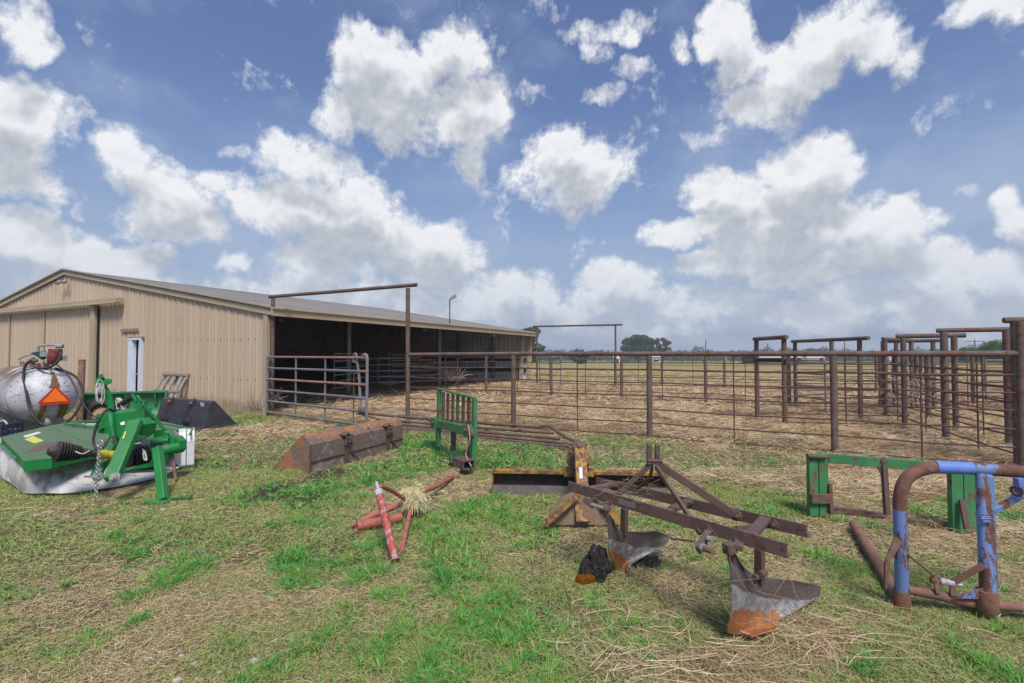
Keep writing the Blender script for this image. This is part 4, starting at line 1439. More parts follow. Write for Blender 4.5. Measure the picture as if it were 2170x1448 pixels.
    pts = [S_(68, 765, 8.42), S_(54, 775, 8.40), S_(50, 800, 8.36), S_(56, 830, 8.30), S_(62, 862, 8.26), S_(72, 884, 8.22), S_(90, 900, 8.24), S_(122, 902, 8.28), S_(150, 888, 8.36), S_(168, 862, 8.46), S_(176, 835, 8.56), S_(168, 808, 8.66), S_(150, 792, 8.74), S_(118, 781, 8.8)]
    MB().tube(smooth_path(pts, 5), .021, 10).build('hose', M['black'], t)
    pts = [S_(128, 745, 8.7), S_(126, 760, 8.62), S_(112, 775, 8.55), S_(92, 781, 8.5), S_(78, 780, 8.55)]
    MB().tube(smooth_path(pts, 4), .022, 10).build('hose', M['black'], t)
    pts = [S_(118, 771, 8.7), S_(140, 790, 8.5), S_(156, 815, 8.42), S_(172, 850, 8.3), S_(196, 880, 8.1), S_(215, 886, 8.0)]
    MB().tube(smooth_path(pts, 4), .011, 8).build('cable', M['black'], t)
    pts = [S_(84, 777, 8.6), S_(48, 788, 8.6), S_(20, 808, 8.55), S_(10, 835, 8.5), S_(14, 865, 8.5), S_(28, 888, 8.4)]
    MB().tube(smooth_path(pts, 4), .011, 8).build('cable', M['black'], t)
    return t


def smooth_path(pts, sub=4):
    P = [Vector(p) for p in pts]
    out = []
    for i in range(len(P) - 1):
        p0, p1, p2, p3 = P[max(i - 1, 0)], P[i], P[i + 1], P[min(i + 2, len(P) - 1)]
        for k in range(sub):
            f = k / sub
            out.append(.5 * ((2 * p1) + (p2 - p0) * f + (2 * p0 - 5 * p1 + 4 * p2 - p3) * f * f + (3 * p1 - p0 - 3 * p2 + p3) * f ** 3))
    out.append(P[-1])
    return out


m_rs = m_metal('rust_stain', (0.20, 0.125, 0.03), .8, .3, .3, ((.12, .07, .03), (.25, .17, .06)), 9, bump=.1, stretch=(1, 1, .2))
make_tank()

# rusty iron stubs behind the tank
for px, top, Yd, lb in ((171, 764, 10.2, 'pitted orange rusty pipe stub standing right of the fuel tank'), (47, 768, 11.2, 'short rusty pipe stub whose top shows above the fuel tank')):
    b = at(px, top, Yd)
    m = MB()
    m.lathe((b.x, b.y, -.1), (.02, 0, 1), [(0, .062), (b.z + .1, .060)], 18)
    m.lathe((b.x + .02 * b.z, b.y, b.z - .001), (.02, 0, 1), [(0, .064), (.02, .064), (.021, .05), (.022, .0)], 18)
    tag(m.build('pipe_stub', M['chimney_brick']), lb, 'pipe stub')

# dark blue crate with a scrap in it, yellow rags, wooden sleepers
b = pz(2, 906, 0)
c0 = V(-8.47, 7.98, 0)
t = thing('plastic_crate', 'dark blue plastic crate on the ground at the left edge below the tank', 'crate', (c0.x, c0.y, 0))
m = MB()
W_, H_, L_ = .34, .26, .5
for sx in (-1, 1):
    for z in (-.02, .06, .14, .22, .30, .345):
        m.bar(c0 + V(-L_ / 2, sx * W_ / 2, z + .04), c0 + V(L_ / 2, sx * W_ / 2, z + .04), .018, .035)
        m.bar(c0 + V(sx * L_ / 2, -W_ / 2, z + .04), c0 + V(sx * L_ / 2, W_ / 2, z + .04), .018, .035)
for k in range(7):
    for sx in (-1, 1):
        x = -L_ / 2 + L_ * k / 6
        m.bar(c0 + V(x, sx * W_ / 2, .0), c0 + V(x, sx * W_ / 2, .40), .022, .02)
m.box(c0 + V(0, 0, .05), (L_, W_, .02))
m.build('slats', M['blue_crate'], t)
pts = [c0 + V(.05, 0, .28), c0 + V(.0, .02, .38), c0 + V(.07, .02, .45), c0 + V(.15, 0, .42), c0 + V(.17, 0, .37)]
tag(MB().tube(smooth_path(pts, 3), .014, 8).build('iron_hook', M['bone']), 'pale bent hook sticking out of the blue crate', 'hook')
for i, (px, py, lb) in enumerate(((33, 896, 'crumpled yellow rag between the crate and the tank saddle'),)):
    c = pz(px, py + 6, .0)
    m = MB()
    for k in range(9):
        a = RND.uniform(0, 6.28)
        q = c + V(.10 * math.cos(a), .07 * math.sin(a), RND.uniform(.03, .13))
        m.lathe(q, (RND.uniform(-1, 1), RND.uniform(-1, 1), 1), [(-.05, .01), (-.03, .04), (.0, .06), (.03, .04), (.05, .01)], 8)
    tag(m.build('rag', M['yellow_plastic'], smooth=True), lb, 'rag')
for (a, b, lb) in (((-1, 918), (128, 893), 'long brown timber lying on the ground in front of the tank'), ((128, 892), (242, 884), 'reddish board lying between the tank and the green mower')):
    A_, B_ = pz(*a, .05), pz(*b, .05)
    tag(MB().bar(A_, B_, .14, .09).build('timber', M['wood_grey'] if a[0] < 0 else M['plywood'], bevel=.008), lb, 'timber')

# ------------------------------------------------------------------ loader buckets
def bucket(name, label, A, B, prof, mat, plate=.012, extra=None):
    """A, B base corners of the back (near) face; prof: (u back, z) closed outline, hollow towards the far side"""
    A, B = Vector(A), Vector(B)
    a = (B - A).normalized()
    u = V(-a.y, a.x, 0)
    t = thing(name, label, 'loader bucket', A)
    P = lambda e, k: e + u * k[0] + V(0, 0, k[1])
    # shell: back, bend, floor plate
    m = MB()
    out = prof
    inn = []
    cx_ = sum(p[0] for p in out) / len(out); cz_ = sum(p[1] for p in out) / len(out)
    for i in range(len(out)):
        inn.append((out[i][0] + (cx_ - out[i][0]) * .05, out[i][1] + (cz_ - out[i][1]) * .05))
    rows = [[P(A, p), P(B, p)] for p in out]
    m.grid(rows, thick=plate)
    m.build('shell', mat, t, smooth=False)
    for e, sg in ((A, 1), (B, -1)):
        m = MB()
        m.prism([P(e, p) + a * (-.002 * sg) for p in out], a * (.014 * -sg) * -1 if sg == 1 else a * -.014)
        m.build('end_plate', mat, t, smooth=False)
    return t, a, u


A, Bv = pz(656, 1003), pz(853, 946)
t, a, u = bucket('loader_bucket', 'long rusty brown loader bucket face down, with orange rust on its upper edge', (A.x, A.y, -.01), (Bv.x, Bv.y, -.01), [(0, 0), (0, .12), (0, .37), (.04, .43), (.13, .50), (.66, .02)], M['old_bucket'])
A = Vector((A.x, A.y, 0)); Bv = Vector((Bv.x, Bv.y, 0)); Lb = (Bv - A).length
for f in (.335, .80):
    c = A.lerp(Bv, f)
    m = MB()
    m.bar(c - u * .008 + V(0, 0, .02), c - u * .008 + V(0, 0, .37), .10, .012, up=u)
    m.bar(c - u * .03 + a * -.05 + V(0, 0, .40), c - u * .01 + a * -.05 + V(0, 0, .26), .012, .09, up=u)
    m.bar(c - u * .03 + a * .05 + V(0, 0, .40), c - u * .01 + a * .05 + V(0, 0, .26), .012, .09, up=u)
    m.torus(c - u * .06 + V(0, 0, .33), a + u * .4, .035, .013, 14, 6)
    m.bar(c - u * .02 + a * -.10 + V(0, 0, .40), c + u * .02 + a * .02 + V(0, 0, .43), .10, .014)
    m.build('mounting_lug', M['plow'], t)
    m = MB()
    m.bar(c - u * .02 + a * .10 + V(0, 0, .13), c - u * .06 + a * .22 + V(0, 0, -.01), .04, .012)
    m.build('loose_strap', M['plow'], t)
m = MB()
m.bar(A - u * .010 + V(0, 0, .14) + a * .0, Bv - u * .010 + V(0, 0, .14), .012, .010)
m.bar(A - u * .007 + V(0, 0, 0), A - u * .007 + V(0, 0, .37), .020, .014, up=u)
m.build('weld_seam', M['plow'], t)
m = MB()
c = A.lerp(Bv, .60) + u * .03 + V(0, 0, .44)
m.torus(c, u, .03, .009, 12, 6)
m.torus(c + V(0, 0, -.045) - u * .02, a, .025, .008, 12, 6)
m.build('shackle', M['chain'], t)

# black bucket by the barn wall
A, Bv = pz(327, 893, .02), pz(432, 909, .0)
A.z = Bv.z = -.05
t, a, u = bucket('loader_bucket', 'matt black loader bucket with two chained hooks near the barn wall', A, Bv, [(0, 0), (.16, .58), (.20, .61), (.22, .60), (.72, .03), (.5, 0)], M['black_paint'])
for f in (.22, .66):
    cc = A.lerp(Bv, f)
    top = cc + u * .135 + V(0, 0, .53)
    bot = cc + u * .03 + V(0, 0, .14)
    m = MB()
    m.tube([top + V(0, 0, .02) - a * .08, top - u * .05 - a * .04, top - u * .04 + a * .03], .016, 8)
    m.build('hook', M['rust_orange'], t)
    m = MB()
    m.lathe(bot, -u + V(0, 0, .3), [(-.02, .10), (.02, .10), (.04, .05), (.09, .045)], 14)
    m.torus(bot - u * .07, u, .05, .014, 12, 6)
    m.build('pin_boss', M['black'], t)
    m = MB()
    q0, q1 = top - u * .05, bot - u * .04 + a * (.0 if f < .5 else -.12) + V(0, 0, .06)
    k = 9
    for i in range(k):
        p = q0.lerp(q1, (i + .5) / k) - u * .01
        m.torus(p, a if i % 2 else u, .022, .007, 8, 5)
    m.bar(top + a * .05 + V(0, 0, .10) + u * .02, top + a * .0 + V(0, 0, -.05) - u * .02, .02, .02)
    m.build('chain', M['dark_steel'], t)
c = A.lerp(Bv, .84) + u * .135 + V(0, 0, .50)
MB().bar(c - a * .055, c + a * .055, .012, .12, up=(u * -1 + V(0, 0, 3.8)).normalized()).build('sticker', M['label_white'], t)

# green bucket behind the mower, open side to the camera
A, Bv = V(-10.2, 11.5, -.05), V(-8.68, 12.15, -.05)
a = (Bv - A).normalized(); u = V(-a.y, a.x, 0)
t = thing('loader_bucket', 'green loader bucket with open side forward, behind the mower', 'loader bucket', A)
prof = [(-.42, .06), (.0, .0), (.13, .06), (.20, .22), (.18, .44), (.10, .64)]
MB().grid([[A + u * p[0] + V(0, 0, p[1]), Bv + u * p[0] + V(0, 0, p[1])] for p in prof], thick=-.012).build('shell', M['green_bucket'], t, smooth=True, angle=60)
for e in (A, Bv):
    MB().prism([e + u * p[0] + V(0, 0, p[1]) for p in prof] + [e + u * -.02 + V(0, 0, .64)], a * .014).build('end_plate', M['green_bucket'], t, smooth=False)
m = MB()
m.bar(A + u * .08 + V(0, 0, .65), Bv + u * .08 + V(0, 0, .65), .09, .05)
m.build('top_bar', M['green_bucket'], t, bevel=.005)
for f in (.15, .5, .85):
    c = A.lerp(Bv, f)
    MB().bar(c + u * .06 + V(0, 0, .61), c + u * .17 + V(0, 0, .3), .05, .03, up=u).build('rib', M['green_bucket'], t)

# tyre of the cart lying by the tank
c = pz(221, 886, 0) + V(0, 0, .30)
c = V(-8.95, 10.55, .27)
t = thing('cart_wheel', 'black rubber wheel with a tan rim between the tank and the green bucket', 'wheel', (c.x, c.y, 0))
ax = V(.45, -.75, .35).normalized()
MB().lathe(c, ax, [(-.09, .17), (-.10, .22), (-.085, .29), (-.05, .325), (0, .33), (.05, .325), (.085, .29), (.10, .22), (.09, .17), (.0, .165), (-.09, .17)], 32, cap=False).build('tyre', M['tyre'], t)
MB().lathe(c, ax, [(-.07, .17), (-.02, .16), (.0, .06), (.04, .055), (.045, 0)], 24).build('rim', M['plywood'], t)

# aluminium ladder frame leaning on the barn wall
fo = [bp(s, -.55, 0) for s in (4.9, 4.4, 3.95)]
t = thing('slatted_rack', 'weathered grey slatted wooden rack leaning on the barn wall', 'rack', bp(4.4, -.6, 0))
for s, w in ((4.80, .09), (4.52, .08), (4.22, .16), (3.84, .16), (3.62, .09)):
    MB().bar(bp(s, -.50, .0), bp(s - .18, -.06, 1.08), w, .035, up=BARN_S).build('slat', M['wood_grey'], t, bevel=.003)
for f in (.08, .5, .95):
    p0 = bp(4.86, -.50, 0).lerp(bp(4.68, -.06, 1.08), f) - BARN_S * .04
    p1 = bp(3.58, -.50, 0).lerp(bp(3.40, -.06, 1.08), f) - BARN_S * .04
    MB().bar(p0, p1, .045, .07).build('crossbar', M['wood_grey'], t, bevel=.003)


# ------------------------------------------------------------------ disc mower
def make_mower():
    t = thing('disc_mower', 'bright green disc mower with a grey canvas skirt and white end covers', 'mower', (-5.2, 6.0, 0))
    zt = .43
    # deck top, traced on its own plane
    left = [pz(3, 926, zt), pz(52, 977, zt), pz(110, 971, zt), pz(185, 955, zt), pz(232, 946, zt), pz(225, 915, zt), pz(160, 893, zt), pz(100, 903, zt)]
    right = [pz(233, 946, zt - .01), pz(300, 935, zt - .01), pz(365, 915, zt - .01), pz(408, 908, zt - .01), pz(345, 893, zt - .01), pz(226, 914, zt - .01)]
    dk = MB().prism([p + V(0, 0, -.012) for p in left], (0, 0, .012)).build('deck_cover', M['green_dusty'], t, smooth=False, bevel=.004)
    MB().prism([p + V(0, 0, -.012) for p in right], (0, 0, .012)).build('deck_cover', M['green_dusty'], t, smooth=False)
    # green flange down the near side of the deck
    m = MB()
    for i in range(1, 4):
        m.bar(left[i] + V(0, 0, -.055), left[i + 1] + V(0, 0, -.055), .010, .11)
    m.bar(left[0] + V(0, 0, -.045), left[1] + V(0, 0, -.045), .010, .09)
    m.build('deck_flange', M['green'], t)
    # stickers on the deck
    def dec(pts, mat):
        MB().prism([pz(x, y, zt + .001) for x, y in pts], (0, 0, .001)).build('sticker', mat, dk, smooth=False)
    dec([(52, 932), (74, 940), (93, 934), (70, 924)], M['label_yellow'])
    dec([(49, 924), (54, 928), (87, 918), (81, 915)], M['label_white'])
    MB().prism([pz(x, y, zt + .001) for x, y in ((57, 960), (75, 945), (110, 937), (148, 933), (155, 938), (140, 946), (100, 953), (72, 958))], (0, 0, .0012)).build('worn_patch', M['brown_worn'], dk, smooth=False)
    m = MB()
    m.bar(pz(110, 906, zt + .002), pz(196, 944, zt + .002), .006, .004)
    for x, y in ((22, 930), (40, 948), (66, 966), (96, 962), (130, 955), (165, 950), (105, 912), (140, 903), (160, 924), (200, 938), (70, 912), (34, 921)):
        m.lathe(pz(x, y, zt), (0, 0, 1), [(0, .013), (.006, .012), (.009, .008)], 8)
    m.build('deck_bolts', M['deck_bolt'], dk)
    # outrigger rod at the left edge
    MB().tube([pz(-12, 932, .40), pz(-2, 941, .40), pz(35, 973, .40)], .012, 8).build('edge_rail', M['green'], t)
    for q in ((2, 940, 14, 930), (22, 960, 34, 950), (30, 968, 50, 966)):
        MB().bar(pz(q[0], q[1], .40), pz(q[2], q[3], .41), .012, .012).build('rail_stay', M['green'], t)
    # canvas skirt: hangs from the deck edge with soft folds
    top = [pz(2, 927, zt - .05), pz(20, 946, zt - .05), pz(52, 977, zt - .06), pz(85, 975, zt - .07), pz(130, 968, zt - .08), pz(185, 957, zt - .08), pz(232, 950, zt - .1), pz(300, 940, zt - .18), pz(345, 930, zt - .2), pz(385, 923, zt - .2)]
    bot = [pz(4, 1003, .05), pz(16, 1022, .03), pz(48, 1041, .02), pz(85, 1046, .02), pz(130, 1046, .02), pz(185, 1041, .02), pz(232, 1034, .02), pz(300, 1021, .02), pz(350, 1006, .02), pz(396, 984, .05)]
    top, bot = smooth_path(top, 8), smooth_path(bot, 8)
    rows = []
    nr = 12
    for i in range(nr):
        f = i / (nr - 1)
        row = []
        for j, (a, b) in enumerate(zip(top, bot)):
            p = a.lerp(b, f)
            amp = .022 if j < 20 else .010
            fold = math.sin(j * 1.15 + f * 1.7) * amp * math.sin(f * math.pi * .9 + .2) + math.sin(j * .37 + 1) * .02 * f
            bulge = .035 * math.sin(math.pi * min(1, f * 1.05)) ** .8
            out = V(-.25, -.97, 0) if j > 16 else V(-.75, -.65, 0)
            row.append(p + out * (fold + bulge))
        rows.append(row)
    MB().grid(rows, thick=.006).build('canvas_skirt', M['curtain'], t, angle=80)
    # far side of the skirt and cutter bar
    fs_ = [pz(3, 926, zt - .02), pz(100, 903, zt - .02), pz(160, 893, zt - .02), pz(345, 893, zt - .02), pz(408, 908, zt - .03)]
    m = MB()
    for p, q in zip(fs_[:-1], fs_[1:]):
        m.bar(V(p.x, p.y, .20), V(q.x, q.y, .20), .01, .36)
    m.build('rear_skirt', M['curtain'], t)
    m = MB()
    m.prism([V(-4.95, 5.75, .06), V(-4.55, 6.3, .06), V(-4.75, 7.2, .06), V(-6.5, 7.2, .06), V(-6.4, 6.2, .06)], (0, 0, .06))
    m.build('cutter_bar', M['dark_steel'], t)
    # green frame rails over the deck's right part
    m = MB()
    m.tube([pz(135, 897, .46), pz(200, 905, .47), pz(250, 900, .50)], .014, 8)
    m.tube([pz(150, 893, .47), pz(205, 893, .5), pz(250, 890, .52)], .012, 8)
    for k in range(3):
        m.bar(pz(160 + 25 * k, 896, .47), pz(150 + 25 * k, 902, .47), .012, .012)
    m.build('guard_rail', M['green'], t)
    MB().tube([pz(318, 893, .50), pz(408, 909, .50), pz(402, 921, .47)], .013, 8).build('guard_rail', M['green'], t)
    # white end covers
    for k, dx in ((0, 0.0), (1, .095)):
        o = V(-4.46 + dx * .8, 6.46 + dx * .6, -.045)
        a_ = V(.80, .60, 0)
        uu = V(-.55, .83, 0)
        prof = [(0, .10), (.015, .42), (.13, .535), (.42, .545), (.42, .08), (.10, .02)]
        m = MB().prism([o + V(0.02, 0, 0) + uu * p[0] * 1.0 + V(0, 0, p[1]) for p in prof], a_ * .088)
        m.build('end_cover', M['white'], t, smooth=False, bevel=.008)
    MB().prism([at(344, 921, 6.42), at(368, 913, 6.42), at(377, 922, 6.42), at(377, 982, 6.42), at(352, 992, 6.42)], V(.01, .02, 0)).build('side_sheet', M['galv'], t, smooth=False)
    # gearbox beam: boxy green headstock
    Yb = 5.85
    m = MB()
    m.prism([at(205, 880, Yb + .15), at(245, 873, Yb + .1), at(306, 868, Yb), at(308, 930, Yb), at(262, 930, Yb + .05), at(206, 915, Yb + .15)], V(-.10, .25, 0))
    m.build('headstock', M['green'], t, smooth=False, bevel=.012)
    m = MB()
    m.prism([at(204, 878, Yb + .08), at(238, 876, Yb + .06), at(240, 922, Yb + .06), at(206, 918, Yb + .08)], V(-.01, .02, 0))
    for x, y in ((210, 884), (212, 902), (218, 907), (216, 912)):
        m.lathe(at(x, y, Yb + .07), (0, -1, 0), [(0, .022), (.03, .022), (.031, .012), (.05, .012)], 10)
    m.build('side_plate', M['green'], t, smooth=False)
    # turret on top
    m = MB()
    m.prism([at(284, 852, Yb), at(303, 851, Yb), at(304, 866, Yb), at(285, 867, Yb)], V(-.03, .10, 0))
    m.bar(at(290, 852, Yb), at(281, 836, Yb), .03, .02)
    m.bar(at(300, 852, Yb), at(291, 838, Yb), .03, .02)
    m.build('top_link_mount', M['green'], t, bevel=.006)
    # diagonal brace from the turret down to the right
    m = MB()
    m.bar(at(302, 855, Yb - .02), at(351, 914, 6.0), .03, .03)
    m.bar(at(351, 914, 6.0), at(360, 920, 6.0), .07, .03)
    m.tube([at(358, 915, 6.0), at(365, 925, 6.0), at(367, 940, 6.0)], .022, 10)
    m.build('diagonal_brace', M['green'], t, bevel=.004)
    # two lower-link arms reaching towards the camera
    def arm(p, q, w, th, nm):
        m = MB()
        m.bar(p, q, th * .82, w * .5, up=(0, -.5, 1))
        o = m.build(nm, M['green'], t, bevel=.012)
        return o
    p0, p1 = at(288, 893, 5.5), at(236, 1016, 4.98)
    a1 = arm(p0, p1, .155, .16, 'link_arm')
    q0, q1 = at(243, 930, 5.75), at(203, 1010, 5.3)
    a2 = arm(q0, q1, .13, .12, 'link_arm')
    m = MB()
    m.prism([at(262, 893, 5.52), at(285, 888, 5.5), at(305, 900, 5.55), at(298, 925, 5.55), at(276, 905, 5.5)], V(.04, .16, 0))
    m.build('arm_bracket', M['green'], t, smooth=False, bevel=.008)
    MB().prism([at(256, 896, 5.50), at(263, 893, 5.50), at(265, 900, 5.48), at(257, 901, 5.48)], V(-.002, -.004, 0)).build('sticker', M['label_white'], t, smooth=False)
    MB().prism([at(266, 915, 5.34), at(268, 914, 5.34), at(263, 930, 5.27), at(260.5, 930, 5.27)], V(-.003, -.004, 0)).build('sticker', M['label_yellow'], t, smooth=False)
    for c in (at(243, 1012, 4.93), at(207, 1011, 5.22)):
        m = MB()
        m.lathe(c, V(.25, -1, .1), [(-.02, .05), (.006, .05), (.007, .03), (.03, .03), (.031, .018), (.05, .016)], 16)
        m.build('hitch_pin', M['chain'], a1 if c.x > -4.2 else a2)
    MB().bar(at(222, 1013, 5.1), at(180, 1010, 5.25), .02, .02).build('cross_pin', M['chain'], t)
    # horizontal tubes to the right
    m = MB()
    m.tube([at(312, 962, 5.75), at(378, 948, 6.0)], .062, 16)
    m.build('pivot_tube', M['green'], t)
    m = MB()
    m.tube([at(312, 940, 5.8), at(355, 934, 5.95)], .032, 12)
    m.build('pivot_tube', M['green'], t)
    m = MB()
    m.prism([at(372, 925, 6.0), at(381, 935, 6.0), at(383, 952, 6.0), at(375, 962, 6.0), at(362, 958, 6.0), at(360, 932, 6.0)], V(.02, .09, 0))
    m.prism([at(354, 928, 5.98), at(360, 926, 5.98), at(362, 974, 5.95), at(357, 975, 5.95)], V(.01, .05, 0))
    m.prism([at(310, 932, 5.9), at(353, 923, 5.95), at(357, 930, 5.95), at(312, 940, 5.9)], V(.0, .06, 0))
    m.prism([at(325, 912, 6.1), at(341, 910, 6.1), at(343, 926, 6.1), at(325, 928, 6.1)], V(.0, .1, 0))
    m.build('pivot_bracket', M['green'], t, smooth=False, bevel=.005)
    m = MB()
    m.lathe(at(309, 940, 5.72), V(.1, -1, 0), [(0, .045), (.02, .045), (.021, .03), (.04, .028)], 16)
    m.build('bearing_cap', M['galv'], t)
    # green back plate between the arms and the skirt
    MB().prism([at(238, 935, 6.0), at(300, 945, 6.0), at(352, 962, 6.2), at(350, 985, 6.2), at(260, 1000, 5.9), at(236, 975, 5.9)], V(0, .03, 0)).build('back_plate', M['green'], t, smooth=False)
    # parking stand
    m = MB()
    m.bar(at(334, 950, 5.42), at(347, 1060, 5.10), .075, .085, up=(0, -1, .3))
    o = m.build('stand_leg', M['green'], t, bevel=.006)
    m = MB()
    m.bar(pz(315, 1062, .02), pz(350, 1066, .02), .10, .012)
    m.bar(pz(352, 1058, .02), pz(408, 1049, .05), .07, .008)
    m.build('stand_foot', M['green'], t)
    # drive shaft: guard cones, tube, yellow collar
    m = MB()
    s0, s1 = at(115, 957, 5.0), at(296, 968, 5.62)
    ax = (s1 - s0).normalized()
    L = (s1 - s0).length
    pr = []
    for k in range(8):
        z = .02 + k * .026
        pr += [(z, .108 - k * .005), (z + .010, .108 - k * .005), (z + .013, .085 - k * .005), (z + .023, .085 - k * .005)]
    m.lathe(s0, ax, [(-.05, .035), (0, .06)] + pr + [(.25, .055), (.30, .04)], 20)
    MBs = m.build('shaft_guard_cone', M['black'], t)
    MB().lathe(s0, ax, [(.25, .036), (L - .05, .036)], 16).build('drive_shaft', M['black'], t)
    MB().lathe(s0, ax, [(.36, .04), (.37, .052), (.44, .054), (.45, .044), (.50, .048), (.56, .05), (.565, .038)], 16).build('yellow_collar', M['yellow_plastic'], t)
    b0, b1 = at(266, 972, 5.52), at(312, 962, 5.74)
    bx = (b1 - b0).normalized(); Lb_ = (b1 - b0).length
    pr = []
    nb = 6
    for k in range(nb):
        z = Lb_ * k / nb
        pr += [(z, .075), (z + Lb_ / nb * .25, .112), (z + Lb_ / nb * .6, .112), (z + Lb_ / nb * .95, .075)]
    MB().lathe(b0, bx, pr, 24).build('rubber_bellows', M['black'], t)
    # tall hook arm on the left with a hank of cord
    m = MB()
    m.bar(at(236, 872, 5.95), at(231, 838, 5.95), .075, .012, up=(0, -1, 0), w2=.07)
    m.bar(at(231, 838, 5.95), at(217, 812, 5.95), .07, .012, up=(0, -1, 0), w2=.05)
    m.bar(at(223, 812, 5.95), at(208, 800, 5.97), .085, .014, up=(0, -1, 0))
    m.bar(at(211, 803, 5.95), at(218, 796, 5.93), .012, .05)
    m.bar(at(222, 814, 5.92), at(235, 807, 5.90), .03, .04)
    m.bar(at(229, 807, 5.92), at(227, 804, 5.90), .012, .03)
    m.build('hook_arm', M['green'], t)
    m = MB()
    for k in range(5):
        cx, cy = 212 + RND.uniform(-3, 3), 832 + RND.uniform(-6, 6)
        pts = [at(cx + (7 + k) * math.cos(a_) * .8, cy + (14 + 2 * k) * math.sin(a_), 5.86 + .01 * k + .03 * math.cos(a_)) for a_ in [6.28 * i / 14 for i in range(14)]]
        m.tube(pts, .006, 5, closed=True)
    m.tube([at(219, 815, 5.85), at(216, 835, 5.84), at(216, 858, 5.86)], .006, 5)
    m.build('cord_hank', M['rope'], t)
    # hydraulic cylinder and loose white cords behind the headstock
    m = MB()
    m.tube([at(282, 840, 6.1), at(240, 868, 6.6)], .035, 12)
    m.tube([at(240, 868, 6.6), at(226, 876, 6.8)], .018, 10)
    m.build('hydraulic_ram', M['black'], t)
    m = MB()
    for dx in (0, 4, 8):
        m.tube(smooth_path([at(248 + dx, 868, 6.4), at(246 + dx * .7, 845, 6.4), at(252 + dx, 850, 6.35), at(262 + dx, 872, 6.3)], 3), .007, 5)
    m.build('cord', M['rope'], t)
    # black hydraulic hose loop in front
    pts = [at(243, 872, 5.62), at(228, 868, 5.5), at(212, 885, 5.4), at(201, 915, 5.35), at(198, 938, 5.32), at(207, 953, 5.3), at(222, 945, 5.35), at(232, 928, 5.5)]
    MB().tube(smooth_path(pts, 5), .013, 8).build('hydraulic_hose', M['black'], t)
    MB().tube(smooth_path([at(241, 925, 5.6), at(246, 940, 5.5), at(247, 960, 5.5)], 4), .011, 8).build('hydraulic_hose', M['black'], t)
    # cylinder on the left of the headstock
    MB().tube([at(234, 878, 5.68), at(240, 926, 5.62)], .035, 12).build('lift_cylinder', M['green'], t)
    # check chain dropping from the hitch
    m = MB()
    q0, q1 = at(212, 940, 5.2), at(202, 1062, 4.98)
    k = 26
    for i in range(k):
        m.torus(q0.lerp(q1, (i + .5) / k) + V(RND.uniform(-.006, .006), 0, 0), V(1, .2, 0) if i % 2 else V(0, 1, 0), .017, .005, 9, 5)
    m.torus(at(212, 940, 5.2), V(0, 1, 0), .036, .006, 14, 5)
    m.build('check_chain', M['chain'], t)
    m = MB()
    m.tube(smooth_path([at(160, 957, 5.05), at(175, 962, 5.0), at(190, 955, 5.05)], 4), .006, 5)
    m.tube(smooth_path([at(303, 952, 5.55), at(305, 972, 5.5), at(311, 974, 5.5), at(306, 955, 5.55)], 4), .008, 5)
    m.build('cord', M['rope'], t)
    MB().tube(smooth_path([at(368, 978, 5.95), at(370, 1000, 5.93), at(373, 1018, 5.9)], 3), .018, 6).build('hanging_twine', M['brown_rust'], t)


make_mower()
from mathutils import noise
M['dry_stem'] = m_metal('dry_stem', (0.26, 0.19, 0.13), .9, .25, 0, scale=20)
